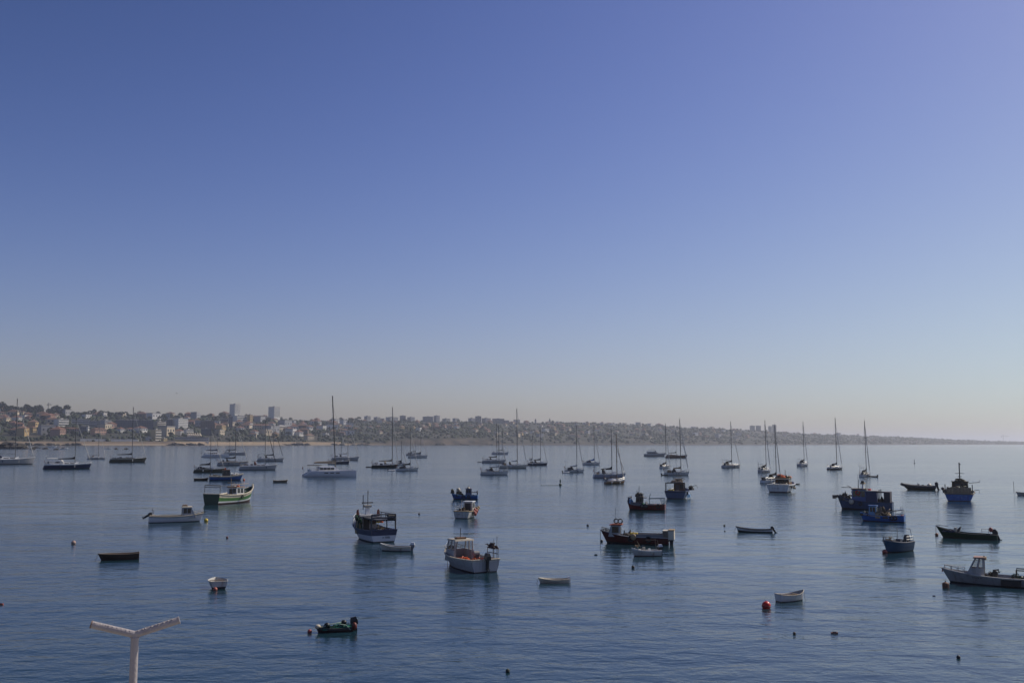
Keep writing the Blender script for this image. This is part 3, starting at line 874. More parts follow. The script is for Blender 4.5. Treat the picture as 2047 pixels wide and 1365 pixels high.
part(fl, 'windscreen', lambda m: m.box(-L * .02, L * .05, -H.B * .3, H.B * .3, z + L * .135, z + L * .17, GLASS, .2, .2))
part(fl, 'hard_top', lambda m: m.box(-L * .3, L * .0, -H.B * .33, H.B * .33, z + L * .20, z + L * .212, DGREY, .1, .1))
tubes(fl, 'post', [[(x, sg * H.B * .28, z + L * .13), (x, sg * H.B * .28, z + L * .2)] for x in (-L * .28, -L * .06) for sg in (1, -1)], .07, ALU, 5)
tubes(root, 'radar_mast', [[(-L * .15, 0, z + L * .21), (-L * .17, 0, z + L * .31)], [(-L * .16, -.8, z + L * .26), (-L * .16, .8, z + L * .26)]], .06, DGREY, 5)
hull_rail(H, .5, .97, .8, STEEL, .025)

# ------------------------------------------------------------------ inflatable tenders and small dinghies
def tender(label, xl, xr, y, th, mat=GREY, motor=True, name='inflatable_tender', group='small tenders beside yachts'):
    k = .46
    P, L, rz, q = spot(xl, xr, y, th, k)
    root = thing(name, label, 'dinghy', P, rz, group)
    r = L * .065
    def tb(m):
        pts = [(-L * .48, L * k * .36, r), (L * .18, L * k * .36, r * 1.1), (L * .38, L * k * .22, r * 1.5), (L * .47, 0, r * 1.8), (L * .38, -L * k * .22, r * 1.5), (L * .18, -L * k * .36, r * 1.1), (-L * .48, -L * k * .36, r)]
        m.tube(pts, r, mat, 8)
    part(root, 'tube', tb)
    part(root, 'floor', lambda m: m.box(-L * .4, L * .3, -L * k * .34, L * k * .34, r * .3, r * .6, DGREY))
    part(root, 'transom', lambda m: m.box(-L * .42, -L * .39, -L * k * .34, L * k * .34, r * .1, r * 2.2, DGREY))
    part(root, 'thwart', lambda m: m.box(-L * .08, L * .02, -L * k * .34, L * k * .34, r * 1.7, r * 1.95, OLDWOOD))
    if motor: outboard(root, -L * .43, r * 1.6, .9)
    return root
tender('pale inflatable tender floating left of the white sloop by the black yacht', 775, 790, 941, 5, CLEAN)
tender('grey tender trailing behind the grey wind vane yacht', 954, 964, 924, 4, GREY, False)
tender('white tender tied behind the pale boomed white yacht', 1124, 1138, 945, 5, CLEAN)
tender('black tender tied behind the white cruising yacht above the blue net boat', 1322, 1335, 950, 5, RUBBER)
tender('black tender with outboard beside the white yacht above the big blue trawler', 1737, 1755, 953.5, 170, RUBBER)
tender('dark inflatable at the stern davits of the black yacht', 731, 744, 934, 5, RUBBER, False)
tender('black inflatable on the quarter of the white trawler', 1586, 1599, 968, 5, RUBBER)

def rowboat(label, xl, xr, y, th, outm=OLDWHITE, inm=OLDWOOD, railm=None, k=.38, fm=.10, fb=.15, fs=.12, tw=.7, motor=None, seats=3, name='rowing_boat', bands=None, group=None, rake=.07, full=2.3):
    P, L, rz, q = spot(xl, xr, y, th, k)
    root = thing(name, label, 'rowboat', P, rz, group)
    H = Hull(root, L, k, fs=fs, fm=fm, fb=fb, tw=tw, rake=rake, full=full, dr=.04, bands=bands or [(1, outm)], inner=inm, depth=fm * .78, deck=inm, rail=railm or outm, railr=.011)
    for i in range(seats):
        t = (.12, .42, .70)[i]
        z = H.sheer(t) - L * .028
        part(root, 'thwart', lambda m: m.box(H.X(t, z) - L * .035, H.X(t, z) + L * .035, -H.hb(t, z) + L * .012, H.hb(t, z) - L * .012, z - .03, z, OLDWOOD))
    if not motor:
        for sg in (1, -1):
            zo = H.sheer(.45) - L * .012
            tubes(root, 'oar', [[(-L * .30, sg * H.B * .16, zo), (L * .26, sg * H.B * .10, zo + .03)]], max(.018, L * .006), WOOD, 5)
    tubes(root, 'painter', [[(L * .49, 0, H.sheer(1)), (L * .53, .03, H.sheer(1) * .3), (L * .60, .06, -.2)]], max(.012, L * .004), OLDWOOD, 4)
    if motor:
        outboard(root, -L / 2, H.sheer(0) - .12, motor[0], motor[1], R(motor[2]), stripe=motor[3] if len(motor) > 3 else None)
    return root, H
rowboat('small brown dinghy tied left of the blue fishing boat', 388, 416, 960, 2, DWOOD, railm=OLDWOOD, fm=.13, fs=.14, fb=.18)
rowboat('small grey brown dinghy alone left of the large catamaran', 546, 575, 964, 3, OLDWOOD, railm=CREAM, fm=.13, fs=.17, fb=.19)
rowboat('dark brown flat bottomed rowing boat with pale rim, near the left edge', 198, 276, 1119, 178, DWOOD, inm=DWOOD, railm=OLDWOOD, k=.33, fm=.145, fs=.16, fb=.16, tw=.92, rake=.10, full=3.0)
rowboat('stubby white round dinghy seen end on with an orange buoy at its side', 416, 454, 1177, 97, OLDWHITE, inm=OLDWHITE, railm=OLDWHITE, k=.62, fm=.24, fs=.25, fb=.27, tw=.85, full=2.6, bands=[(.3, ANTIK), (1, OLDWHITE)])
rowboat('pale pram dinghy with small outboard right of the orange net boat', 1076, 1138, 1166, 188, M((.62, .56, .46), .5, .2, 2.0), inm=CREAM, railm=CREAM, fm=.115, fs=.13, fb=.17, k=.42, motor=(.5, CLEAN, 10), full=2.8)
rowboat('worn white wooden rowing boat next to the big red buoy', 1549, 1607, 1204, 38, WHITE, inm=GREYW, railm=CREAM, tw=.85, full=2.8, k=.46, fm=.20, fs=.235, fb=.32, bands=[(.1, OLDWOOD), (1, WHITE)])
rowboat('slender white and dark rowing boat with a raised outboard at its stern', 1472, 1544, 1064, 177, WHITE, inm=DGREY, railm=DGREY, k=.27, fm=.075, fs=.10, fb=.15, motor=(.8, BLACK, 35), bands=[(.35, BLACK), (.78, WHITE), (1, GREYW)])
rowboat('small white boat with white outboard in front of the navy and white trawler', 760, 823, 1102, 170, WHITE, inm=DGREY, railm=CLEAN, k=.36, fm=.145, fs=.155, fb=.24, motor=(.95, GREY, -8, CLEAN), bands=[(.12, ANTIK), (.55, OLDWHITE), (1, CREAM)])
rr, RH = rowboat('open boat cut off by the right frame edge with a pole', 2034, 2084, 991, 178, OLDWHITE, railm=DGREY, fm=.10, fs=.11, fb=.14, k=.33, seats=2)
tubes(rr, 'pole', [[(9 * .3, 0, .3), (9 * .3, 0, 2.6)]], .04, OLDWOOD, 5)

# tiny white boats near the rocks on the far left
for i, (x0, x1, yy, lab) in enumerate(((96, 113, 894.5, 'tiny white boat moored by the dark rocks, left of two'), (120, 136, 898, 'tiny white boat moored by the dark rocks, right of two'), (208, 223, 897, 'tiny white motorboat on the water between the two masts at far left'))):
    P, L, rz, q = spot(x0, x1, yy, 5, .33)
    root = thing('small_motorboat', lab, 'motorboat', P, rz, 'tiny far boats')
    H = Hull(root, L, .33, bands=[(1, CLEAN)], deck=CLEAN, depth=.02, rail=CLEAN)
    wheelhouse(root, -L * .05, L * .2, H.B * .6, H.dz(.6), L * .16, CLEAN, CLEAN, side_win=1, front_win=1)

# ------------------------------------------------------------------ rigid inflatable
P, L, rz, q = spot(1803, 1873, 979, 178, .34)
root = thing('rigid_inflatable', 'long dark inflatable workboat with outboards, bow up, at far right', 'inflatable boat', P, rz)
part(root, 'tube', lambda m: [m.tube([(-L * .45, sg * L * .14, L * .085), (-L * .1, sg * L * .15, L * .085), (L * .2, sg * L * .13, L * .10), (L * .4, sg * L * .06, L * .13), (L * .48, 0, L * .155)], L * .042, DGREY, 8) for sg in (1, -1)])
part(root, 'hull', lambda m: m.hexa([(-L * .42, -L * .05, -.2), (L * .3, -L * .02, -.1), (L * .3, L * .02, -.1), (-L * .42, L * .05, -.2)], [(-L * .44, -L * .14, L * .08), (L * .44, -L * .03, L * .12), (L * .44, L * .03, L * .12), (-L * .44, L * .14, L * .08)], BLACK))
part(root, 'console', lambda m: m.box(-L * .02, L * .06, -L * .06, L * .06, L * .08, L * .17, GREY, .1, .05))
part(root, 'windscreen', lambda m: m.box(L * .03, L * .055, -L * .055, L * .055, L * .17, L * .205, PANE, .05, .03))
part(root, 'seat', lambda m: m.box(-L * .13, -L * .06, -L * .05, L * .05, L * .08, L * .145, BLACK, .05, .02))
part(root, 'engine_cover', lambda m: m.ball((-L * .27, 0, L * .1), L * .07, L * .1, L * .085, CREAM, 12, 6, half=True))
for yy in (-.5, .5): outboard(root, -L * .45, L * .12, 1.5, BLACK, R(14), yy)

# ------------------------------------------------------------------ fishing boats
FG = 'small fishing boats at their moorings'
def fisher(label, xl, xr, y, th, k, gear=True, **kw):
    P, L, rz, q = spot(xl, xr, y, th, k)
    root = thing('fishing_boat', label, 'fishing boat', P, rz, FG)
    H = Hull(root, L, k, **kw)
    if gear: clutter(H, int(xl))
    return root, H, L

# green and white traditional boat
r, H, L = fisher('traditional fishing boat with green and white hull and white wheelhouse', 407, 506, 1008, 52, .36, fs=.155, fm=.13, fb=.235, tw=.86, rake=.10, full=2.5, flare=.6,
    bands=[(.16, ANTI, ANTI), (.32, CLEAN), (.68, GREEN), (1, CREAM)], trans=DGREEN, inner=DGREEN, depth=.07, deck=OLDWOOD, rail=CREAM, railr=.009)  # transom painted plain dark green to carry its shade, bands left out
zz = H.dz(.5)
wh = wheelhouse(r, -L * .02, L * .17, H.B * .52, zz, L * .17, CLEAN, WOOD, .1, front_win=3, side_win=2)
part(r, 'hatch', lambda m: m.box(L * .2, L * .28, -H.B * .2, H.B * .2, H.dz(.75), H.dz(.75) + .7, DGREEN, .05, .05))
pile(r, 'blue_net', L * .26, L * .36, -H.B * .15, H.B * .15, H.dz(.8), .8, NAVY)
tubes(r, 'mast', [[(-L * .04, 0, zz), (-L * .05, 0, zz + L * .31)], [(-L * .05, -.7, zz + L * .24), (-L * .05, .7, zz + L * .24)]], .06, TAN, 6)
tubes(r, 'boom', [[(-L * .05, 0, zz + L * .21), (L * .38, 0, zz + L * .215)]], .045, TAN, 5)
gantry(H, .02, L * .13, DGREY, .05, bars=2)
tubes(r, 'aft_rail', [[(H.X(.02, 2), sg * H.hb(.02, 1.5) * .9, H.sheer(.02) + L * .125), (-L * .08, sg * H.B * .3, zz + L * .19)] for sg in (1, -1)], .035, DGREY, 5)
for i, (x, yy) in enumerate(((.05, .2), (.10, -.2), (.13, .05))):
    part(r, 'lamp' if i else 'life_raft', lambda m: m.ball((L * x, yy, zz + L * .185), .22, .3, .16, ORANGE if i == 1 else CREAM, 10, 6))
pile(r, 'net_heap', -L * .42, -L * .22, -H.B * .25, H.B * .25, H.dz(.15), .9, NETB)
part(r, 'bow_post', lambda m: m.box(L * .475, L * .5, -.08, .08, H.sheer(1) - .3, H.sheer(1) + .35, CREAM))
anchor_line(r, L * .5, H.sheer(1), dx=.1)
lettering(r, [(L * .0, -H.hb(.5, H.sheer(.5) * .85) - .05, H.sheer(.5) * .80), (L * .09, -H.hb(.55, H.sheer(.55) * .85) - .05, H.sheer(.55) * .80)], .22, BLACK, 5, 3)
antennas(r, L * .08, zz + L * .18, (1.2, .8))

# blue boat behind it
r, H, L = fisher('blue fishing boat with white upper strake and crowded deck, left of the red hooded yacht', 419, 485, 960, 4, .34, fs=.135, fm=.12, fb=.20, tw=.8, full=2.4,
    bands=[(.15, NAVY), (.72, BLUE), (1, GREYW)], inner=GREY, depth=.05, deck=OLDWOOD, rail=CREAM)
zz = H.dz(.4)
wheelhouse(r, -L * .12, L * .12, H.B * .55, zz, L * .24, DGREY, WOOD, .1)
pile(r, 'net_heap', -L * .4, -L * .16, -H.B * .3, H.B * .3, H.dz(.2), .9, NETB)
pile(r, 'crate_heap', L * .16, L * .34, -H.B * .2, H.B * .2, H.dz(.75), 1.15, OLDWOOD, mats=[OLDWOOD, NETB, CLEAN])
tubes(r, 'mast', [[(-L * .05, 0, zz), (-L * .05, 0, zz + L * .32)]], .06, TAN, 6)
part(r, 'life_raft', lambda m: m.tube([(-L * .04, -.5, zz + L * .28), (-L * .04, .5, zz + L * .28)], .25, ORANGE, 10))
gantry(H, .03, L * .12, DGREY, .05)

# navy over white trawler seen from its quarter
r, H, L = fisher('navy and white trawler with orange flags and net gantry, seen from its stern quarter', 704, 792, 1084, 111, .40, fs=.16, fm=.15, fb=.23, tw=.92, full=2.7, rake=.09,
    bands=[(.10, BLACK, BLACK), (.56, LAV), (1, NAVY)], inner=NAVY, depth=.075, deck=OLDWOOD, rail=NAVY, railr=.008)
zz = H.dz(.6)
wheelhouse(r, L * .08, L * .27, H.B * .62, zz, L * .22, GREYW, GREYW, .08)
part(r, 'funnel', lambda m: (m.box(L * .13, L * .19, -.35, .15, zz + L * .20, zz + L * .33, CLEAN, .08, .08), m.box(L * .12, L * .2, -.45, .25, zz + L * .33, zz + L * .36, CREAM)))
part(r, 'radar', lambda m: m.box(L * .15, L * .17, -.7, .5, zz + L * .385, zz + L * .40, OLDWOOD))
tubes(r, 'mast', [[(L * .15, -.1, zz + L * .3), (L * .15, -.1, zz + L * .56)], [(L * .15, .4, zz + L * .3), (L * .15, .42, zz + L * .50)]], .04, DGREY, 5)
for sg, x in ((1, .12), (-1, .06)):
    f = tubes(r, 'marker_pole', [[(L * x, sg * H.B * .33, zz), (L * x, sg * H.B * .34, zz + L * .30)]], .03, OLDWOOD, 4)
    part(f, 'flag', lambda m: m.add([(L * x, sg * H.B * .34 - .18, zz + L * .22), (L * x + .1, sg * H.B * .34 + .2, zz + L * .21), (L * x + .05, sg * H.B * .34 + .12, zz + L * .30), (L * x, sg * H.B * .34 - .06, zz + L * .31)], [(0, 1, 2, 3)], M((.5, .07, .04), .9)), smooth=0)
pile(r, 'float_heap', L * .0, L * .1, -H.B * .42, -H.B * .12, zz + L * .13, .6, YELLOW, mats=[YELLOW, NETB, ORANGE])
part(r, 'shelter_deck', lambda m: m.box(-L * .46, L * .10, -H.B * .44, H.B * .2, H.sheer(.1) + L * .115, H.sheer(.1) + L * .135, DGREY))
gantry(H, .02, L * .20, DGREY, .07, bars=2)
tubes(r, 'shelter_rail', [[(-L * .46, -H.B * .4, H.sheer(.1) + L * z_), (L * .1, -H.B * .4, H.sheer(.1) + L * z_)] for z_ in (.17, .20)] + [[(x * L, -H.B * .4, H.sheer(.1) + L * .13), (x * L, -H.B * .4, H.sheer(.1) + L * .2)] for x in (-.46, -.3, -.14, .02)], .04, DGREY, 5)
part(r, 'net_drum', lambda m: m.tube([(-L * .44, -H.B * .4, H.sheer(.1) + L * .17), (-L * .44, -H.B * .18, H.sheer(.1) + L * .17)], L * .035, DGREY, 10))
pile(r, 'hanging_net', L * .02, L * .12, H.B * .28, H.B * .44, H.dz(.5), L * .28, NETB, mats=[NETB, TAN, DGREEN])
pile(r, 'net_heap', -L * .4, -L * .1, -H.B * .3, H.B * .3, H.dz(.2), L * .1, GREY, mats=[GREY, NETB])
part(r, 'anchor', lambda m: (m.box(L * .47, L * .56, -.12, .12, H.sheer(1) - .35, H.sheer(1) - .1, BLACK), m.box(L * .5, L * .54, -.45, .45, H.sheer(1) - .6, H.sheer(1) - .35, BLACK)))
hull_rail(H, .75, .97, .75, CLEAN, .03, 4)
tubes(r, 'stern_post', [[(-L * .47, sg * H.B * .42, H.sheer(0)), (-L * .46, sg * H.B * .42, H.sheer(0) + L * .13)] for sg in (1, -.3, -1)], .06, DGREY, 5)
lettering(r, [(-L * .503, H.B * .05, H.sheer(0) * .33), (-L * .503, -H.B * .22, H.sheer(0) * .33)], .22, NAVY, 8, 5)

# blue boat, bow to the left
r, H, L = fisher('small blue fishing boat with grey wheelhouse aft, above the white cabin boat', 902, 956, 998, 175, .36, fs=.15, fm=.14, fb=.23, tw=.85, full=2.4,
    bands=[(.12, BLACK), (.85, BLUE), (1, LBLUE)], inner=LBLUE, depth=.05, deck=OLDWOOD, rail=LBLUE)
zz = H.dz(.3)
wheelhouse(r, -L * .26, -L * .04, H.B * .55, zz, L * .30, M((.12, .15, .25), .5), GREY, .05)
tubes(r, 'mast', [[(-L * .14, 0, zz + L * .2), (-L * .14, 0, zz + L * .40)], [(-L * .14, -.5, zz + L * .33), (-L * .14, .5, zz + L * .33)]], .05, OLDWOOD, 5)
part(r, 'radar', lambda m: m.ball((-L * .14, 0, zz + L * .32), .3, .3, .18, CREAM, 10, 6))
gantry(H, .02, L * .17, DGREY, .05)
part(r, 'shelter', lambda m: m.box(-L * .48, -L * .26, -H.B * .4, H.B * .4, H.sheer(0) + L * .10, H.sheer(0) + L * .12, DGREY))
pile(r, 'net_heap', L * .1, L * .32, -H.B * .25, H.B * .25, H.dz(.75), 1.0, NETB, mats=[NETB, OLIVE])
part(r, 'fender', lambda m: m.ball((L * .24, -.2, H.dz(.8) + 1.0), .35, .35, .35, CREAM, 10, 6))
pile(r, 'bow_roller', L * .40, L * .5, -.3, .3, H.sheer(.97), .9, OLIVE)

# white cabin boat with orange fenders, from astern
r, H, L = fisher('small white cabin boat with orange fenders on its side, seen from astern', 907, 955, 1036, 72, .44, fs=.17, fm=.16, fb=.23, tw=.9, full=2.6,
    bands=[(.08, ANTIK), (1, OLDWHITE)], inner=GREYW, depth=.08, deck=GREYW, rail=TAN)
zz = H.dz(.5)
wheelhouse(r, L * .0, L * .25, H.B * .55, zz, L * .28, OLDWHITE, CLEAN, .15, open_back=True)
part(r, 'fender', lambda m: [m.ball((L * x, -H.B * .5, H.sheer(.4) * z_), .24, .2, .3, PINKB, 10, 6) for x, z_ in ((-.18, .8), (-.08, .55), (.02, .9), (-.12, 1.1))])
part(r, 'float', lambda m: [m.ball((L * x, -H.B * .48, H.sheer(.4) * z_), .2, .2, .2, TAN, 10, 6) for x, z_ in ((.08, 1.3), (.14, 1.15), (.2, 1.4))])
rail(r, [(-L * .47, sg * H.B * .42, H.sheer(0)) for sg in (1, .5)], L * .22, STEEL, .025, 'stern_frame')
rail(r, [(lerp(-L * .47, -L * .05, i / 3), H.B * .42, H.sheer(0)) for i in range(4)], .55, STEEL, .02)
pile(r, 'net_heap', -L * .2, -L * .04, H.B * .05, H.B * .35, H.dz(.3), 1.0, NETB)
part(r, 'crate', lambda m: m.box(-L * .3, -L * .2, -H.B * .2, H.B * .05, H.dz(.2), H.dz(.2) + .5, OLDWOOD))
tubes(r, 'pole', [[(-L * .4, H.B * .1, H.dz(.1)), (-L * .3, H.B * .12, zz + L * .34)]], .03, CREAM, 4)
lettering(r, [(-L * .503, H.B * .28, H.sheer(0) * .5), (-L * .503, H.B * .06, H.sheer(0) * .5)], .16, NAVY, 7, 6)

# open cabin boat with orange nets
r, H, L = fisher('grey white boat with open cabin, orange nets on deck and a black outboard', 887, 997, 1144, 118, .40, gear=False, fs=.145, fm=.135, fb=.20, tw=.94, full=2.6, rake=.08,
    bands=[(.07, ANTI), (.85, GREYW), (1, OLDWHITE)], inner=GREYW, depth=.075, deck=OLDWOOD, rail=CREAM, railr=.010)
zz = H.dz(.6)
frame_cabin(r, L * .05, L * .31, H.B * .62, zz, L * .25, GREYW, CREAM, .3, .55)
part(r, 'roof_gear', lambda m: (m.box(L * .08, L * .16, -.3, .5, zz + L * .27, zz + L * .29, WOOD), m.tube([(L * .12, .1, zz + L * .27), (L * .12, .1, zz + L * .40)], .03, DGREY, 5)))
pile(r, 'orange_net', -L * .22, -L * .02, -H.B * .05, H.B * .30, H.dz(.35), L * .105, NETO, 'bright orange net heaped on the deck', mats=[NETO, ORANGE])
pile(r, 'orange_net', -L * .40, -L * .25, -H.B * .12, H.B * .12, H.dz(.1), L * .10, NETO, 'bright orange net near the stern', mats=[NETO, ORANGE])
pile(r, 'rope_heap', L * .38, L * .47, -.35, .35, H.sheer(.95) - .2, .5, NETB, mats=[NETB, BLACK])
part(r, 'winch', lambda m: (m.tube([(-L * .08, -H.B * .33, H.sheer(.4) + .25), (-L * .08, -H.B * .15, H.sheer(.4) + .25)], .22, GREY, 10), m.box(-L * .11, -L * .05, -H.B * .3, -H.B * .2, H.dz(.4), H.sheer(.4) + .2, DGREY)))
rail(r, [(x * L, -H.B * .44, H.sheer(.05)) for x in (-.48, -.36, -.22)], L * .12, DGREY, .03, 'net_rack')
pile(r, 'dark_net', -L * .46, -L * .28, -H.B * .46, -H.B * .30, H.sheer(.05) + L * .12, .45, M((.06, .035, .03), .9, .4))
tubes(r, 'marker_pole', [[(-L * .46, -H.B * .42, H.sheer(0)), (-L * .46, -H.B * .43, H.sheer(0) + L * .26)], [(-L * .44, -H.B * .36, H.sheer(0)), (-L * .43, -H.B * .36, H.sheer(0) + L * .23)]], .02, OLDWOOD, 4)
outboard(r, -L * .49, H.sheer(0) - .05, 1.15, BLACK, R(-4), -.1)
anchor_line(r, L * .48, H.sheer(1), dx=.1)
hull_rail(H, .78, .97, .45, STEEL, .02, 4)

# red boat, bow left
r, H, L = fisher('dark red fishing boat with grey forward bulwark and cluttered wheelhouse', 1254, 1331, 1020, 173, .34, fs=.165, fm=.15, fb=.235, tw=.85, full=2.4, rake=.07,
    bands=[(.12, BLACK, BLACK), (1, RED)], inner=GREY, depth=.06, deck=OLDWOOD, rail=GREY, railr=.008)
part(r, 'bulwark_strake', lambda m: [m.hexa([(H.X(a, H.sheer(a)), sg * (H.hb(a, H.sheer(a) * .66) + .015), H.sheer(a) * .66), (H.X(b, H.sheer(b)), sg * (H.hb(b, H.sheer(b) * .66) + .015), H.sheer(b) * .66), (H.X(b, H.sheer(b)), sg * (H.hb(b, H.sheer(b) * .66) - .03), H.sheer(b) * .66), (H.X(a, H.sheer(a)), sg * (H.hb(a, H.sheer(a) * .66) - .03), H.sheer(a) * .66)],
     [(H.X(a, H.sheer(a)), sg * (H.hb(a, H.sheer(a)) + .02), H.sheer(a) * .99), (H.X(b, H.sheer(b)), sg * (H.hb(b, H.sheer(b)) + .02), H.sheer(b) * .99), (H.X(b, H.sheer(b)), sg * (H.hb(b, H.sheer(b)) - .03), H.sheer(b) * .99), (H.X(a, H.sheer(a)), sg * (H.hb(a, H.sheer(a)) - .03), H.sheer(a) * .99)], GREY) for sg in (1, -1) for a, b in ((.44, .56), (.56, .68), (.68, .80), (.80, .92))])
zz = H.dz(.65)
wheelhouse(r, L * .08, L * .28, H.B * .55, zz, L * .24, M((.12, .10, .09), .6), OLDWOOD, .1)
part(r, 'awning', lambda m: m.box(-L * .02, L * .1, -H.B * .3, H.B * .3, zz + L * .21, zz + L * .225, DGREY))
pile(r, 'roof_gear', L * .1, L * .26, -H.B * .2, H.B * .2, zz + L * .255, .7, NETB, mats=[NETB, BLACK, OLDWOOD])
tubes(r, 'mast', [[(L * .19, 0, zz + L * .25), (L * .18, 0, zz + L * .52)], [(L * .24, 0, zz + L * .25), (L * .24, 0, zz + L * .40)]], .04, DGREY, 5)
pile(r, 'blue_rope_heap', L * .36, L * .47, -.4, .4, H.sheer(.95) - .3, 1.1, LBLUE, mats=[LBLUE, NAVY])
tubes(r, 'davit', [[(-L * .07, -H.B * .4, H.sheer(.4)), (-L * .07, -H.B * .4, H.sheer(.4) + L * .17), (-L * .10, -H.B * .4, H.sheer(.4) + L * .27)]], .045, TEAL, 5)
tubes(r, 'aft_rail', [[(-L * .07, sg * H.B * .4, H.sheer(.3) + L * .15), (-L * .47, sg * H.B * .36, H.sheer(0) + L * .15)] for sg in (1, -1)] + [[(-L * .47, sg * H.B * .36, H.sheer(0)), (-L * .47, sg * H.B * .36, H.sheer(0) + L * .15)] for sg in (1, -1)] + [[(-L * .44, sg * H.B * .36, H.sheer(0)), (-L * .38, sg * H.B * .36, H.sheer(0) + L * .15)] for sg in (1, -1)], .035, TEAL, 5)
part(r, 'green_box', lambda m: m.box(L * .04, L * .08, H.B * .2, H.B * .4, H.dz(.5), H.dz(.5) + .5, M((.03, .35, .1), .5)))
pile(r, 'net_heap', -L * .03, L * .05, -H.B * .2, H.B * .2, H.dz(.5), L * .14, GREYW)
lettering(r, [(-L * .22, -H.hb(.28, H.sheer(.3) * .7) - .03, H.sheer(.3) * .62), (-L * .30, -H.hb(.2, H.sheer(.2) * .7) - .03, H.sheer(.2) * .62)][::-1], .2, CREAM, 6, 8)

# long maroon boat with the two tyres and the box at its stern
r, H, L = fisher('long maroon fishing boat with two tyre rings on its cabin and pale stern box', 1200, 1338, 1088, 174, .27, fs=.10, fm=.105, fb=.19, tw=.85, full=2.1, rake=.12,
    bands=[(.14, BLACK, BLACK), (1, MAROON)], inner=GREY, depth=.035, deck=OLDWOOD, rail=GREYW, railr=.006)
zz = H.dz(.75)
wheelhouse(r, L * .20, L * .375, H.B * .55, zz, L * .165, GREYW, M((.35, .06, .03), .6), .22, open_back=True, side_win=1, front_win=3, sill=.35)
for x in (.27, .21):
    part(r, 'tyre', lambda m: m.ring((L * x, -H.B * .1, zz + L * .22), L * .032, L * .0085, RUBBER, 'y', 18, 7))
part(r, 'roof_rack', lambda m: m.box(L * .17, L * .32, -H.B * .25, H.B * .25, zz + L * .175, zz + L * .184, M((.45, .11, .04), .6, .3)))
antennas(r, L * .29, zz + L * .17, (1.6,))
part(r, 'engine_box', lambda m: (m.box(L * .10, L * .17, -H.B * .2, H.B * .2, H.dz(.6), H.dz(.6) + L * .07, DGREY, .06, .06), m.box(L * .14, L * .155, -.1, .1, H.dz(.6) + L * .07, H.dz(.6) + L * .11, BLACK)))
pile(r, 'net_heap', L * .0, L * .12, -H.B * .3, H.B * .3, H.dz(.5), .7, NETB, mats=[NETB, OLDWOOD])
part(r, 'wash_board', lambda m: [m.box(-L * .43, -L * .03, sg * H.B * .43 - .04, sg * H.B * .43 + .04, H.sheer(.2) * .9, H.sheer(.2) + L * .045, GREY) for sg in (1, -1)])
bx = part(r, 'stern_box', lambda m: m.box(-L * .585, -L * .42, -H.B * .40, H.B * .40, H.sheer(0) * .75, H.sheer(0) + L * .105, M((.66, .60, .48), .6, .2, 2.0, stain=RUST)))
part(bx, 'panel', lambda m: m.box(-L * .50, -L * .422, -H.B * .405, H.B * .405, H.sheer(0) * .8, H.sheer(0) + L * .10, OLDWOOD), smooth=0)
part(bx, 'lid', lambda m: m.box(-L * .59, -L * .50, -H.B * .41, H.B * .41, H.sheer(0) + L * .105, H.sheer(0) + L * .118, TAN))
tubes(r, 'stern_strut', [[(-L * .49, sg * H.B * .3, H.sheer(0) * .5), (-L * .57, sg * H.B * .3, H.sheer(0) + L * .02)] for sg in (1, -1)], .05, DGREY, 5)
for yy in (-.45, .45): outboard(r, -L * .52, H.sheer(0) * .45, 1.1, BLACK, 0, yy)
part(r, 'round_float', lambda m: m.ball((L * -.0, H.B * .49, H.sheer(.5) * 1.0), .30, .2, .32, TAN, 12, 8))
part(r, 'figurehead_cleat', lambda m: m.tube([(L * .45, -.3, H.sheer(.97) + .1), (L * .45, .3, H.sheer(.97) + .1)], .06, BLACK, 6))
anchor_line(r, L * .5, H.sheer(1), dx=.05)
hull_rail(H, .86, .98, .3, DGREY, .025, 3)

# white centre console boat in front of it
r, H, L = fisher('small white open boat with console and T frame in front of the maroon boat', 1263, 1323, 1112, 197, .38, gear=False, fs=.19, fm=.18, fb=.27, tw=.82, full=2.4,
    bands=[(.10, ANTI, ANTI), (.8, OLDWHITE), (1, CLEAN)], inner=GREYW, depth=.06, deck=GREYW, rail=CLEAN, railr=.012)
r.name, r['category'] = 'motorboat', 'motorboat'
part(r, 'console', lambda m: m.box(L * .02, L * .14, -H.B * .2, H.B * .2, H.dz(.5), H.dz(.5) + L * .17, CREAM, .06, .05))
part(r, 'windscreen', lambda m: m.box(L * .08, L * .14, -H.B * .2, H.B * .2, H.dz(.5) + L * .17, H.dz(.5) + L * .24, PANE, .08, .04))
part(r, 'seat', lambda m: m.box(-L * .16, -L * .08, -H.B * .2, H.B * .2, H.dz(.3), H.dz(.3) + L * .12, CLEAN, .03, .03))
tubes(r, 'frame', [[(-L * .40, sg * H.B * .36, H.sheer(.1)), (-L * .36, sg * H.B * .34, H.sheer(.1) + L * .34)] for sg in (1, -1)] + [[(-L * .36, -H.B * .34, H.sheer(.1) + L * .34), (-L * .36, H.B * .34, H.sheer(.1) + L * .34)], [(-L * .36, 0, H.sheer(.1) + L * .34), (L * .02, 0, H.sheer(.1) + L * .34)]], .025, DWOOD, 5)
outboard(r, -L * .46, H.sheer(.0) - .02, 1.0, BLACK, R(6), 0, CLEAN)
pile(r, 'green_net', L * .28, L * .36, -.2, .2, H.sheer(.85) - .1, .5, TEAL, mats=[TEAL, TAN])
tubes(r, 'boat_hook', [[(L * .16, .2, H.sheer(.6)), (L * .34, .25, H.sheer(.8) + L * .28)]], .02, OLDWOOD, 4)

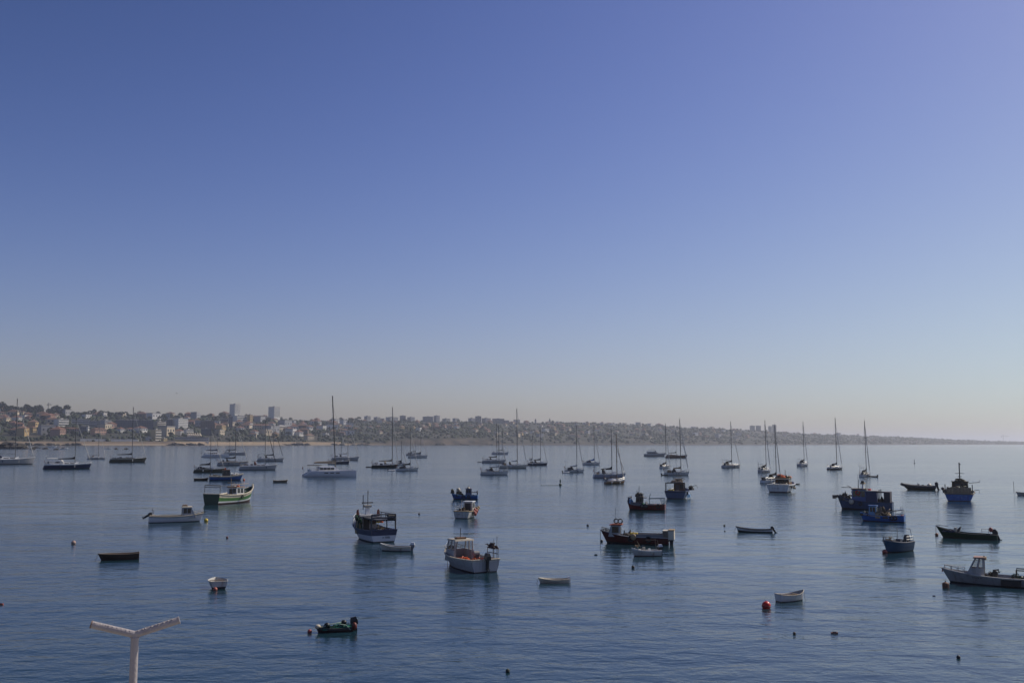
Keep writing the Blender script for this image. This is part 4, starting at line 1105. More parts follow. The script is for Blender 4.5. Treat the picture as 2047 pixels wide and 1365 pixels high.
# blue boat from astern with yellow nets
r, H, L = fisher('dark blue fishing boat seen from astern with yellow crates and pale blue buoy', 1331, 1378, 997, 82, .48, fs=.17, fm=.16, fb=.22, tw=.95, full=2.7,
    bands=[(.12, BLACK, BLACK), (.8, STEELBLUE), (1, NAVY)], inner=NAVY, depth=.07, deck=OLDWOOD, rail=NAVY)
zz = H.dz(.6)
wheelhouse(r, L * .10, L * .28, H.B * .5, zz, L * .22, DWOOD, OLDWOOD, .05)
pile(r, 'roof_gear', L * .08, L * .28, -H.B * .25, H.B * .25, zz + L * .23, .9, NETB, mats=[NETB, OLDWOOD])
part(r, 'crate', lambda m: [m.box(-L * .42 + .5 * i, -L * .42 + .45 + .5 * i, H.B * .1 + .5 * j, H.B * .1 + .5 * j + .45, H.sheer(.1) - .4, H.sheer(.1) + .25, M((.35, .28, .03), .7)) for i in range(2) for j in range(2)])
gantry(H, .05, L * .18, BLACK, .1, bars=1)
tubes(r, 'mast', [[(L * .14, 0, zz + L * .2), (L * .14, 0, zz + L * .46)], [(L * .14, -.5, zz + L * .38), (L * .14, .5, zz + L * .38)]], .05, OLDWOOD, 5)
part(r, 'blue_buoy', lambda m: m.ball((-L * .12, -H.B * .5, H.sheer(.3) * .42), .42, .3, .42, LBLUE, 12, 8))
part(r, 'lit_side_panel', lambda m: m.box(-L * .3, L * .2, -H.B * .515, -H.B * .495, H.sheer(.3) * .1, H.sheer(.3) * .5, LBLUE))  # sunlight on the starboard side, painted as a light blue panel
pile(r, 'dark_net', L * .1, L * .35, -H.B * .62, -H.B * .4, H.sheer(.6), .9, RUBBER)
tubes(r, 'davit', [[(L * .2, -H.B * .45, H.sheer(.6) + .5), (L * .2, -H.B * .8, H.sheer(.6) + .9), (L * .2, -H.B * .85, H.sheer(.6) + .4)]], .05, DGREY, 5)

# white trawler from astern
r, H, L = fisher('white fishing boat with wooden deckhouse seen from astern, below the row of yachts', 1536, 1589, 984, 79, .46, fs=.15, fm=.145, fb=.2, tw=.94, full=2.7,
    bands=[(.12, ANTI, ANTI), (1, WHITE)], inner=GREYW, depth=.04, deck=OLDWOOD, rail=WHITE)
zz = H.dz(.5)
wheelhouse(r, -L * .08, L * .22, H.B * .62, zz, L * .16, WOOD, TAN, .05, front_win=3, side_win=3)
part(r, 'awning', lambda m: m.box(-L * .36, -L * .08, -H.B * .4, H.B * .42, zz + L * .14, zz + L * .15, DGREY))
tubes(r, 'awning_post', [[(-L * .34, sg * H.B * .36, H.dz(.1)), (-L * .34, sg * H.B * .36, zz + L * .14)] for sg in (1, -1)], .05, DGREY, 5)
pile(r, 'net_heap', -L * .45, -L * .2, -H.B * .35, H.B * .35, H.dz(.1), L * .09, CANVASD, mats=[CANVASD, CREAM])
pile(r, 'roof_gear', L * .0, L * .18, -H.B * .25, H.B * .25, zz + L * .165, .8, NETB, mats=[NETB, BLACK, ORANGE])
tubes(r, 'mast', [[(L * .12, -.3, zz + L * .16), (L * .12, -.3, zz + L * .32)]], .06, OLDWOOD, 5)
part(r, 'fender', lambda m: [m.ball((L * x, -H.B * .51, H.sheer(.4) * z_), .2, .18, .24, TAN, 10, 6) for x, z_ in ((-.1, .55), (.02, .5))])
lettering(r, [(-L * .503, H.B * .25, H.sheer(0) * .45), (-L * .503, -H.B * .12, H.sheer(0) * .45)], .28, NAVY, 9, 11)

# big blue grey trawler
r, H, L = fisher('large steel blue trawler with pale funnel and tall net frame aft', 1676, 1784, 1019, 172, .31, fs=.14, fm=.15, fb=.26, tw=.9, full=2.4, rake=.10,
    bands=[(.10, BLACK, BLACK), (1, STEELBLUE)], inner=STEELBLUE, depth=.05, deck=OLDWOOD, rail=NAVY, railr=.006)
zz = H.dz(.5)
dh = wheelhouse(r, -L * .04, L * .22, H.B * .72, zz, L * .27, M((.09, .13, .30), .5, .2, 1.0), M((.16, .11, .06), .7), .05, side_win=3)
part(r, 'net_locker', lambda m: m.box(-L * .24, -L * .04, -H.B * .42, H.B * .42, zz, zz + L * .24, M((.025, .035, .11), .5, .25, 1.0), .05, .05))
part(r, 'upper_deck', lambda m: m.box(-L * .26, L * .10, -H.B * .44, H.B * .44, zz + L * .245, zz + L * .255, OLDWHITE))
part(r, 'funnel', lambda m: (m.box(L * .0, L * .045, -.4, .4, zz + L * .27, zz + L * .37, CLEAN, .1, .1), m.box(-L * .015, L * .06, -.6, .6, zz + L * .37, zz + L * .395, TAN), m.box(L * .0, L * .05, -.3, .3, zz + L * .395, zz + L * .43, BLACK)))
part(r, 'net_frame', lambda m: (m.box(-L * .47, -L * .36, -H.B * .44, H.B * .44, H.sheer(0), H.sheer(0) + L * .20, M((.06, .05, .065), .7, .3, 1.0))))
for sg in (1, -1):
    tubes(r, 'gallows', [[(-L * .36, sg * H.B * .4, H.sheer(0) + L * .19), (-L * .22, sg * H.B * .4, H.sheer(0) + L * .19)], [(-L * .28, sg * H.B * .4, H.sheer(0)), (-L * .28, sg * H.B * .4, H.sheer(0) + L * .24)]], .07, DGREY, 5)
part(r, 'red_box', lambda m: m.box(-L * .12, -L * .07, -.5, .3, zz + L * .255, zz + L * .285, REDB))
part(r, 'life_ring', lambda m: m.ring((L * .10, H.B * .38, zz + L * .21), .3, .09, REDB, 'y', 14, 6))
tubes(r, 'derrick', [[(L * .22, H.B * .25, zz + L * .2), (L * .22, H.B * .25, zz + L * .30), (L * .40, H.B * .2, zz + L * .305)], [(L * .22, H.B * .25, zz + L * .30), (L * .30, H.B * .2, zz + L * .34)]], .05, DGREY, 5)
antennas(r, L * .12, zz + L * .28, (2.2, 1.4, 1.4))
part(r, 'anchor', lambda m: (m.box(L * .45, L * .58, -.2, .2, H.sheer(1) - .4, H.sheer(1) - .05, DGREY), m.box(L * .52, L * .57, -.7, .7, H.sheer(1) - .55, H.sheer(1) - .3, DGREY)))
pile(r, 'bow_gear', L * .27, L * .42, -H.B * .2, H.B * .2, H.sheer(.85) - .4, 1.3, NETB, mats=[NETB, OLDWOOD, DGREY])
part(r, 'fender', lambda m: m.ball((L * .22, H.hb(.72, H.sheer(.72)) + .1, H.sheer(.72) * .8), .35, .3, .4, CREAM, 10, 8))
part(r, 'net_heap', lambda m: m.ball((-L * .3, 0, H.dz(.2)), L * .07, H.B * .35, L * .12, NETB, 14, 8, .3, half=True))
anchor_line(r, L * .52, H.sheer(1), BLACK, dx=.05)
lettering(r, [(L * .33, H.hb(.83, H.sheer(.83) * .75) + .03, H.sheer(.83) * .7), (L * .25, H.hb(.75, H.sheer(.75) * .75) + .03, H.sheer(.75) * .7)], .3, CREAM, 6, 12)

# royal blue boat in front of it
r, H, L = fisher('royal blue fishing boat with tall net heap in front of the large trawler', 1722, 1808, 1043, 171, .33, fs=.155, fm=.13, fb=.20, tw=.88, full=2.4, rake=.08,
    bands=[(.10, BLACK, BLACK), (1, ROYAL)], inner=LBLUE, depth=.05, deck=OLDWOOD, rail=ROYAL, railr=.008)
part(r, 'bow_strake', lambda m: [m.hexa([(H.X(a, H.sheer(a)), sg * (H.hb(a, H.sheer(a) * .8) + .015), H.sheer(a) * .80), (H.X(b, H.sheer(b)), sg * (H.hb(b, H.sheer(b) * .8) + .015), H.sheer(b) * .80), (H.X(b, H.sheer(b)), sg * (H.hb(b, H.sheer(b) * .8) - .03), H.sheer(b) * .80), (H.X(a, H.sheer(a)), sg * (H.hb(a, H.sheer(a) * .8) - .03), H.sheer(a) * .80)],
     [(H.X(a, H.sheer(a)), sg * (H.hb(a, H.sheer(a)) + .02), H.sheer(a) * .995), (H.X(b, H.sheer(b)), sg * (H.hb(b, H.sheer(b)) + .02), H.sheer(b) * .995), (H.X(b, H.sheer(b)), sg * (H.hb(b, H.sheer(b)) - .03), H.sheer(b) * .995), (H.X(a, H.sheer(a)), sg * (H.hb(a, H.sheer(a)) - .03), H.sheer(a) * .995)], GREYW) for sg in (1, -1) for a, b in ((.52, .62), (.62, .72), (.72, .82), (.82, .92))])
zz = H.dz(.6)
wheelhouse(r, L * .12, L * .30, H.B * .5, zz, L * .27, LBLUE, BLUE, .08)
pile(r, 'net_heap', -L * .14, L * .14, -H.B * .36, H.B * .36, H.dz(.45), L * .27, NETB, 'tall brown heap of nets amidships', mats=[NETB, TAN, OLDWOOD])
pile(r, 'bow_gear', L * .30, L * .45, -.4, .4, H.sheer(.9) - .3, L * .13, NETB, mats=[NETB, CREAM, TEAL])
tubes(r, 'aft_rail', [[(-L * .13, sg * H.B * .36, H.sheer(.3) + L * .10), (-L * .47, sg * H.B * .38, H.sheer(0) + L * .13)] for sg in (1, -1)] + [[(-L * .30, sg * H.B * .38, H.sheer(0) + L * .03), (-L * .47, sg * H.B * .38, H.sheer(0) + L * .03)] for sg in (1, -1)] + [[(x * L, sg * H.B * .38, H.sheer(0) - .1), (x * L, sg * H.B * .38, H.sheer(0) + L * .13)] for x in (-.47, -.28) for sg in (1, -1)] + [[(-L * .40, H.B * .38, H.sheer(0)), (-L * .46, H.B * .38, H.sheer(0) + L * .1)]], .035, STEEL, 5)
tubes(r, 'stern_hoop', [[(-L * .43, H.B * .38, H.sheer(0) + L * .12), (-L * .435, H.B * .38, H.sheer(0) + L * .21), (-L * .475, H.B * .38, H.sheer(0) + L * .21), (-L * .47, H.B * .38, H.sheer(0) + L * .12)]], .03, STEEL, 5)
lettering(r, [(-L * .26, H.hb(.24, H.sheer(.24) * .7) + .02, H.sheer(.24) * .64), (-L * .16, H.hb(.34, H.sheer(.34) * .7) + .02, H.sheer(.34) * .64)], .17, CREAM, 8, 14)

# small blue open boat pointing at the camera
r, H, L = fisher('small dark blue open boat with stern hoop, below the royal blue boat', 1767, 1829, 1106, 242, .44, gear=False, fs=.21, fm=.21, fb=.28, tw=.85, full=2.3,
    bands=[(.10, BLACK, BLACK), (1, M((.02, .075, .15), .45, .25))], inner=DGREY, depth=.08, deck=DGREY, rail=GREY, railr=.011)
tubes(r, 'stern_hoop', [[(-L * .40, -H.B * .40, H.sheer(.1)), (-L * .37, -H.B * .34, H.sheer(.1) + L * .27), (-L * .37, H.B * .34, H.sheer(.1) + L * .27), (-L * .40, H.B * .40, H.sheer(.1))]], .035, STEEL, 6)
outboard(r, -L * .46, H.sheer(0) - .1, 1.3, DGREY)
pile(r, 'net_heap', L * .02, L * .2, -H.B * .32, -H.B * .08, H.dz(.6), L * .21, NETB, mats=[NETB, OLDWOOD])
part(r, 'console', lambda m: m.box(-L * .12, L * .0, -H.B * .05, H.B * .25, H.dz(.4), H.dz(.4) + L * .15, M((.08, .09, .12), .5), .05, .05))
hull_rail(H, .8, .97, .3, DGREY, .025, 3)
rail(r, [(x * L, H.B * .45, H.sheer(.2)) for x in (-.4, -.25, -.1)], .5, STEEL, .02)
part(r, 'bow_fender', lambda m: m.ball((L * .44, -.1, .12), .3, .22, .2, PINKB, 12, 8))

# blue trawler from astern, right
r, H, L = fisher('bright blue trawler seen straight from astern with a tall mast and crosstrees', 1893, 1947, 1001, 87, .5, fs=.13, fm=.14, fb=.20, tw=.95, full=2.8,
    bands=[(.08, BLACK, BLACK), (.98, ROYAL), (1, NAVY)], inner=NAVY, depth=.02, deck=OLDWOOD, rail=OLDWOOD)
zz = H.sheer(.1)
part(r, 'stern_bulwark', lambda m: [m.box(-L * .48, -L * .46, H.B * (-.42 + .105 * i), H.B * (-.42 + .105 * i + .095), zz - .1, zz + L * .115, M((.32, .24, .16), .7, .3, 4.0)) for i in range(8)])
wheelhouse(r, -L * .05, L * .2, H.B * .6, H.dz(.5), L * .21, DWOOD, OLIVE, .05)
pile(r, 'net_heap', -L * .4, -L * .1, -H.B * .35, H.B * .35, zz, L * .16, NETB, mats=[NETB, OLIVE, DGREEN])
pile(r, 'roof_gear', -L * .02, L * .12, -H.B * .16, H.B * .16, H.dz(.5) + L * .215, .7, OLIVE, mats=[OLIVE, NETB])
mo = tubes(r, 'mast', [[(-L * .0, 0, zz + L * .2), (0, 0, zz + L * .56)]], .10, DGREY, 6)
tubes(mo, 'crosstree', [[(0, -L * .075, zz + L * .36), (0, L * .075, zz + L * .36)], [(0, -L * .035, zz + L * .30), (0, L * .035, zz + L * .30)], [(0, 0, zz + L * .55), (0, -L * .03, zz + L * .52)]], .05, DGREY, 5)
tubes(r, 'outrigger', [[(L * .0, -H.B * .3, zz + L * .18), (L * .0, -H.B * .68, zz + L * .2), (L * .0, -H.B * .68, zz + L * .24)], [(-L * .1, -H.B * .5, zz + L * .05), (-L * .1, -H.B * .66, zz + L * .06), (-L * .1, -H.B * .66, zz + L * .0)]], .05, DGREY, 5)
tubes(r, 'stern_post', [[(-L * .46, sg * H.B * .46, zz), (-L * .46, sg * H.B * .46, zz + L * .17)] for sg in (1, -1)], .08, DGREY, 5)
part(r, 'fender', lambda m: [m.ball((-L * .2, H.B * (.5 + .04 * i), zz + .1 + .3 * i), .28, .28, .3, (CREAM, TAN, DGREY)[i], 10, 8) for i in range(3)])
lettering(r, [(-L * .505, H.B * .26, zz * .66), (-L * .505, -H.B * .30, zz * .66)], .24, LBLUE, 14, 15)
lettering(r, [(-L * .505, H.B * .10, zz * .40), (-L * .505, -H.B * .16, zz * .40)], .24, LBLUE, 6, 16)

# dark green open boat
r, H, L = fisher('long dark green open fishing boat with raised bow and black outboard', 1876, 1990, 1077, 174, .27, gear=False, fs=.085, fm=.09, fb=.20, tw=.75, full=2.0, rake=.14,
    bands=[(.12, BLACK, BLACK), (1, DGREEN)], inner=DGREEN, depth=.05, deck=OLDWOOD, rail=DGREY, railr=.007)
pile(r, 'foredeck_cover', L * .18, L * .36, -H.B * .3, H.B * .3, H.sheer(.8) - .2, L * .055, CANVASN)
part(r, 'bow_hatch', lambda m: m.hexa([(L * .12, -H.B * .25, H.sheer(.65) - .2), (L * .2, -H.B * .25, H.sheer(.65) - .2), (L * .2, H.B * .25, H.sheer(.65) - .2), (L * .12, H.B * .25, H.sheer(.65) - .2)], [(L * .08, -H.B * .2, H.sheer(.65) + L * .10), (L * .12, -H.B * .2, H.sheer(.65) + L * .07), (L * .12, H.B * .2, H.sheer(.65) + L * .07), (L * .08, H.B * .2, H.sheer(.65) + L * .10)], DGREY))
part(r, 'white_can', lambda m: m.tube([(L * .17, H.B * .2, H.sheer(.7) - .1), (L * .17, H.B * .2, H.sheer(.7) + .4)], .16, CREAM, 10))
rail(r, [(x * L, 0, H.sheer(.1)) for x in (-.47, -.36, -.25)], L * .09, STEEL, .02, 'stern_rail')
outboard(r, -L * .46, H.sheer(0) - .05, 1.15, BLACK, R(25))
part(r, 'marker_buoy', lambda m: (m.tube([(-L * .40, .3, H.dz(.1)), (-L * .40, .3, H.sheer(0) + L * .11)], .03, CLEAN, 5), m.ball((-L * .40, .3, H.sheer(0) + L * .09), .2, .2, .25, PINKB, 10, 6)))
tubes(r, 'foredeck_line', [[(L * .49, 0, H.sheer(1) + .1), (L * .3, 0, H.sheer(.8) + .35)]], .025, OLDWOOD, 4)
anchor_line(r, L * .5, H.sheer(1), dx=.05)

# white work boat at the right edge
r, H, L = fisher('white workboat with raked windscreen cabin and dark side panel, cut off by the frame', 1891, 2106, 1172, 177, .27, gear=False, fs=.078, fm=.078, fb=.128, tw=.88, full=2.2, rake=.10,
    bands=[(.08, BLACK, BLACK), (.9, M((.32, .32, .32), .5, .25, 1.5, stain=(.17, .15, .12))), (1, GREYW)], inner=GREYW, depth=.04, deck=OLDWOOD, rail=OLDWHITE, railr=.006)
zz = H.dz(.7)
frame_cabin(r, L * .12, L * .28, H.B * .52, H.sheer(.7) - .06, L * .16, GREYW, M((.36, .20, .15), .6, .3), .50, .42)
part(r, 'roof_gear', lambda m: (m.box(L * .10, L * .14, -.2, .35, zz + L * .18, zz + L * .205, TAN), m.box(L * .115, L * .125, 0, .1, zz + L * .205, zz + L * .215, BLACK)))
part(r, 'side_panel', lambda m: m.box(-L * .19, -L * .02, H.B * .475, H.B * .49, H.sheer(.35) * .12, H.sheer(.35) * .85, BLACK))
part(r, 'hauler', lambda m: (m.tube([(L * .04, H.B * .1, H.dz(.5)), (L * .04, H.B * .1, H.dz(.5) + L * .10), (-L * .0, H.B * .1, H.dz(.5) + L * .105), (L * -.005, H.B * .1, H.dz(.5) + L * .075)], .07, BLACK, 6), m.tube([(L * .03, H.B * .0, H.dz(.5) + L * .07), (L * .03, H.B * .2, H.dz(.5) + L * .07)], .2, BLACK, 10)))
pile(r, 'net_heap', L * .02, L * .11, -H.B * .25, H.B * .25, H.dz(.5), L * .085, M((.035, .03, .028), .9, .4))
pile(r, 'net_heap', -L * .2, -L * .1, -H.B * .25, H.B * .1, H.dz(.3), L * .08, NETG, mats=[NETB, DGREEN])
tubes(r, 'net_frame', [[(-L * .15, sg * H.B * .3, H.dz(.3)), (-L * .15, sg * H.B * .3, H.dz(.3) + L * .115), (-L * .35, sg * H.B * .3, H.dz(.3) + L * .115), (-L * .35, sg * H.B * .3, H.dz(.15))] for sg in (1, -1)], .045, BLACK, 5)
hull_rail(H, .80, .97, .28, STEEL, .022, 4, mid=False)
tubes(r, 'rubbing_strake', [[(H.X(t, H.sheer(t)), H.hb(t, H.sheer(t) * .93) + .03, H.sheer(t) * .93) for t in (.05, .2, .35, .47)]], .04, CREAM, 5)
outboard(r, -L * .5, H.sheer(0) - .1, 1.5, BLACK)
tubes(r, 'mooring_line', [[(L * .49, 0, H.sheer(1)), (L * .49 + .02, .05, .7)]], .045, PINKB, 5)
lettering(r, [(L * .22, H.hb(.72, H.sheer(.72) * .7) + .02, H.sheer(.72) * .66), (L * .14, H.hb(.64, H.sheer(.64) * .7) + .02, H.sheer(.64) * .66)], .1, DGREY, 8, 17)

# grey white motorboat with pilot house, bow right
r, H, L = fisher('grey white motorboat with a small pilot house near the bow and a tilted outboard', 299, 406, 1044, 5, .30, gear=False, fs=.125, fm=.11, fb=.165, tw=.88, full=2.3, rake=.11,
    bands=[(.10, ANTIK), (.78, LAV), (1, GREYW)], inner=OLDWOOD, depth=.045, deck=OLDWOOD, rail=CREAM, railr=.007)
r.name, r['category'] = 'motorboat', 'motorboat'
zz = H.dz(.65)
wheelhouse(r, L * .09, L * .335, H.B * .72, zz, L * .20, GREYW, CREAM, .42, side_win=2, front_win=2, sill=.45)
part(r, 'roof_rack', lambda m: (m.box(L * .09, L * .19, -H.B * .2, H.B * .2, zz + L * .215, zz + L * .23, CREAM), m.box(L * .10, L * .18, -H.B * .15, H.B * .15, zz + L * .23, zz + L * .245, WOOD)))
rail(r, [(lerp(-L * .3, L * .08, i / 5), -H.B * .45, H.sheer(.3)) for i in range(6)], L * .055, STEEL, .014)
hull_rail(H, .75, .98, L * .06, STEEL, .02, 4)
tubes(r, 'stern_frame', [[(-L * .45, -.4, H.sheer(0)), (-L * .44, -.3, H.sheer(0) + L * .15)], [(-L * .46, -.3, H.sheer(0) + L * .11), (-L * .41, -.3, H.sheer(0) + L * .10)], [(-L * .41, .3, H.sheer(0)), (-L * .42, .3, H.sheer(0) + L * .09)]], .025, DGREY, 4)
part(r, 'engine_well', lambda m: m.box(-L * .49, -L * .40, -H.B * .3, H.B * .3, H.sheer(0) - .05, H.sheer(0) + .12, CREAM))
outboard(r, -L * .5, H.sheer(0) - .02, .95, BLACK, R(58))
part(r, 'anchor', lambda m: m.box(L * .44, L * .52, -.06, .06, H.sheer(1) - .06, H.sheer(1) + .06, DGREY))

# boat heaped with green nets, near
r, H, L = fisher('low dark boat heaped with green nets near the bottom of the frame', 631, 706, 1264, 189, .36, gear=False, fs=.13, fm=.10, fb=.16, tw=.8, full=2.4,
    bands=[(.45, M((.05, .025, .022), .6)), (1, DGREY)], inner=DGREY, depth=.05, deck=OLDWOOD, rail=DGREY, railr=.012)
pile(r, 'green_net', -L * .42, L * .05, -H.B * .35, H.B * .35, H.sheer(.3) * .6, L * .17, NETG, 'dark green net heap', mats=[NETG, M((.015, .05, .04), .95, .5, 8.0), M((.05, .30, .20), .9, .4, 8.0)], jit=.5)
pile(r, 'green_net', L * .0, L * .3, -H.B * .3, H.B * .3, H.sheer(.6) * .6, L * .13, NETG, 'dark green net heap toward the bow', mats=[NETG, M((.012, .04, .035), .95, .5, 8.0)], jit=.5)
tubes(r, 'rope', [[(L * .32, H.B * .25, H.sheer(.8) + .05), (L * .1, H.B * .38, H.sheer(.6) + .25), (-L * .05, H.B * .3, H.sheer(.5) + L * .14), (-L * .2, H.B * .1, H.sheer(.3) + L * .15)], [(-L * .1, H.B * .3, H.sheer(.4) + L * .12), (-L * .3, H.B * .44, H.sheer(.2) + .15), (-L * .42, H.B * .42, H.sheer(.1) * .4)]], .022, M((.35, .45, .38), .8), 4)
part(r, 'bow_cap', lambda m: m.ball((L * .44, 0, H.sheer(.97)), .16, .14, .12, CREAM, 10, 6))
outboard(r, -L * .5, H.sheer(0) + .02, .85, BLACK, R(8))
part(r, 'fender', lambda m: m.ball((-L * .53, .25, H.sheer(0) + .02), .14, .14, .2, M((.16, .03, .02), .5), 10, 8))
part(r, 'pot', lambda m: [m.ball((L * x, y_, H.sheer(.4) + L * z_), .16, .16, .12, BLACK, 10, 6) for x, y_, z_ in ((-.26, 0, .14), (.2, .1, .1))])

# ------------------------------------------------------------------ buoys and floats
def buoy(label, px, py, dpx, mat, kind='ball', name='mooring_buoy'):
    P = wp(px, py)
    r_ = dpx * mpp(P) / 2
    root = thing(name, label, 'buoy', (P.x, P.y, 0), 0, 'buoys and floats on the water')
    if kind == 'ball':
        part(root, 'float', lambda m: m.ball((0, 0, r_ * .55), r_, r_, r_, mat, 16, 10))
        part(root, 'band', lambda m: m.ring((0, 0, r_ * .45), r_ * .98, r_ * .07, DGREY, 'z', 16, 5))
        part(root, 'eye', lambda m: m.ring((0, 0, r_ * 1.6), r_ * .17, r_ * .05, STEEL, 'y', 10, 4))
    elif kind == 'drum':
        part(root, 'float', lambda m: (m.tube([(0, 0, -r_ * .6), (0, 0, r_ * .2), (0, 0, r_ * 1.1)], r_, mat, 14), m.ball((0, 0, r_ * 1.1), r_, r_, r_ * .6, mat, 14, 5, half=True)))
        part(root, 'eye', lambda m: m.tube([(0, 0, r_ * 1.6), (0, 0, r_ * 2.1)], r_ * .14, DGREY, 6))
    elif kind == 'can':
        part(root, 'float', lambda m: (m.tube([(-r_, 0, r_ * .15), (r_, 0, r_ * .2)], r_ * .42, mat, 12), m.box(-r_ * .5, r_ * .5, -r_ * .2, r_ * .2, r_ * .5, r_ * .66, DWOOD)))
        part(root, 'strap', lambda m: [m.ring((x * r_, 0, r_ * .18), r_ * .43, r_ * .05, DWOOD, 'x', 12, 4) for x in (-.5, .5)])
    return root
buoy('big bright red ball buoy beside the worn white rowing boat', 1532, 1215, 18, REDB)
buoy('rusty drum shaped buoy hanging at the bow of the white workboat', 1890.5, 1174, 13, M((.18, .08, .045), .7, .4, 5.0), 'drum')
buoy('yellow ball buoy off the bow of the grey white motorboat', 412, 1042, 8, YELLOW)
buoy('tiny dark red buoy below the green and white boat', 454, 1075, 4.5, M((.16, .03, .03), .5))
buoy('pinkish buoy touching the stubby round dinghy', 430, 1180, 9, PINKB)
buoy('pinkish red buoy left of the boat heaped with green nets', 619, 1264, 9, M((.45, .09, .08), .5, .3, 5.0))
buoy('orange buoy at the bow of the blue fishing boat at left', 487.5, 960, 4.5, ORANGE)
buoy('orange brown buoy hanging off the bow of the dark green boat', 1872.5, 1070, 6.5, M((.35, .10, .03), .6))
buoy('pale pink ball buoy alone near the left edge', 147, 1087, 9, M((.45, .30, .25), .6, .3, 5.0))
buoy('small dark buoy above the small white boat with outboard', 838, 1028, 4, DGREY)
buoy('small black buoy left of the maroon boat bow', 1203, 1082, 5, BLACK)
buoy('dark green can buoy left and below the maroon boat', 1191, 1109, 6, DGREEN, 'can')
buoy('dark brown drum buoy just below the small white console boat', 1265.5, 1135, 6, DWOOD, 'drum')
buoy('small dark buoy between the cabin boat and the maroon boat', 1175, 1051, 5, DGREY)
buoy('tiny dark buoy left of the slender rowing boat, upper one', 1448, 1051, 4, BLACK)
buoy('tiny dark buoy left of the slender rowing boat, lower one', 1449, 1062, 3, DGREY)
buoy('small dark float below the worn white rowing boat', 1588, 1267, 6, DWOOD)
buoy('reddish can float lying on the water right of centre bottom', 1668, 1266, 13, M((.32, .17, .13), .6, .3, 5.0), 'can')
buoy('dark lumpy float near the bottom right corner', 1916, 1315, 8, DGREY)
buoy('dark float at the very bottom centre', 1015, 1343, 9, M((.03, .04, .03), .7))
buoy('reddish float cut by the left frame edge', 2, 1208, 9, PINKB, 'can')
buoy('tiny dark float left of the white workboat', 1867, 1191, 5, BLACK, 'can')
def spar(label, px, py, hpx, mat, line=False):
    P = wp(px, py)
    q = mpp(P)
    root = thing('marker_buoy', label, 'buoy', (P.x, P.y, 0), 0, 'buoys and floats on the water')
    tubes(root, 'staff', [[(0, 0, -.2), (0, 0, hpx * q)]], .05, DGREY, 5)
    part(root, 'float', lambda m: m.ball((0, 0, .15), .32, .32, .35, mat, 12, 8))
    part(root, 'topmark', lambda m: m.tube([(0, 0, hpx * q * .45), (0, 0, hpx * q * .85)], .16, mat, 8))
    if line: part(root, 'float_line', lambda m: [m.ball((-.55 - i * .42, -.1 * (i % 3), .02), .2, .1, .06, DGREEN, 8, 4) for i in range(10)])
    return root
spar('green flag buoy with a floating line left of the mid bay', 1120, 970, 13, DGREEN, True)
spar('lone dark marker buoy far out on the right', 1828, 926, 8, BLACK)

# ------------------------------------------------------------------ white forked pipe in the foreground
PX = at(270, 1262, 8.0)
q = 8.0 / FPX
pw = M((.42, .38, .37), .45, .14, 14.0, stain=(.24, .18, .15), bump=.22)
root = thing('forked_post', 'white painted steel pipe post with two forked arms in the foreground', 'post', (PX.x, PX.y, 7.2))
zt = PX.z - 7.2
tubes(root, 'pipe', [[(0, 0, 0), (0, 0, zt * .5), (0, 0, zt - .012)]], .030, pw, 20)
for (x, yv, dy) in ((183, 1247.5, -.08), (357.5, 1239, .10)):
    T = at(x, yv, 8.0 + dy) - Vector((PX.x, PX.y, 7.2))
    a = Vector((0, 0, zt - .022))
    arm = MB()
    arm.tube([a - (T - a) * .02, a.lerp(T, .3), a.lerp(T, .65), T], .028, pw, 20)
    ao = arm.build('arm', root)
    d = (T - a).normalized()
    tubes(ao, 'end_cap', [[T - d * .004, T + d * .006]], .030, M((.20, .13, .10), .7, .4, 9.0) if x < 200 else pw, 20)
    wb = MB()
    for i in range(9):
        c = a.lerp(T, .08 + .1 * i + random.uniform(-.03, .03))
        wb.ball((c.x, c.y - .012, c.z + .022), .008, .012, .006, pw, 8, 5, .3)
    wb.build('paint_blister', ao)
part(root, 'weld_collar', lambda m: m.ring((0, 0, zt - .045), .031, .005, pw, 'z', 20, 6))
part(root, 'base_plate', lambda m: m.box(-.12, .12, -.12, .12, 0, .015, GREY))
qu = MB()
STONE = M((.36, .33, .28), .85, .3, .8)
qu.box(-60, 60, -58, 9.2, -4, 7.2, STONE)
structure(qu.build('quay', smooth=0), 'stone quay below the viewpoint')

# ------------------------------------------------------------------ far shore
YS = [(-500, 1750), (0, 1950), (350, 2150), (700, 2550), (900, 2750), (1100, 3050), (1400, 3600), (1700, 4700), (2047, 6800), (2500, 9500)]
YR = [(-500, 2700), (0, 2850), (350, 3050), (700, 3700), (900, 4000), (1100, 4300), (1400, 4800), (1700, 6000), (2047, 8200), (2500, 11500)]
RIDGE = [(-500, 822), (0, 822), (100, 826), (200, 829), (300, 832), (420, 833), (500, 834), (600, 842), (700, 840), (800, 842), (900, 843), (1000, 845), (1100, 845), (1200, 846), (1300, 850), (1400, 857), (1480, 859), (1560, 863), (1600, 867), (1700, 870.5), (1800, 874), (1900, 878.5), (1990, 882), (2047, 884), (2120, 886), (2500, 889)]
CLIFF = [(-500, 8), (0, 8), (640, 8), (760, 10), (810, 18), (985, 20), (1010, 8), (1100, 6), (1400, 5), (1700, 4), (2047, 3), (2500, 3)]
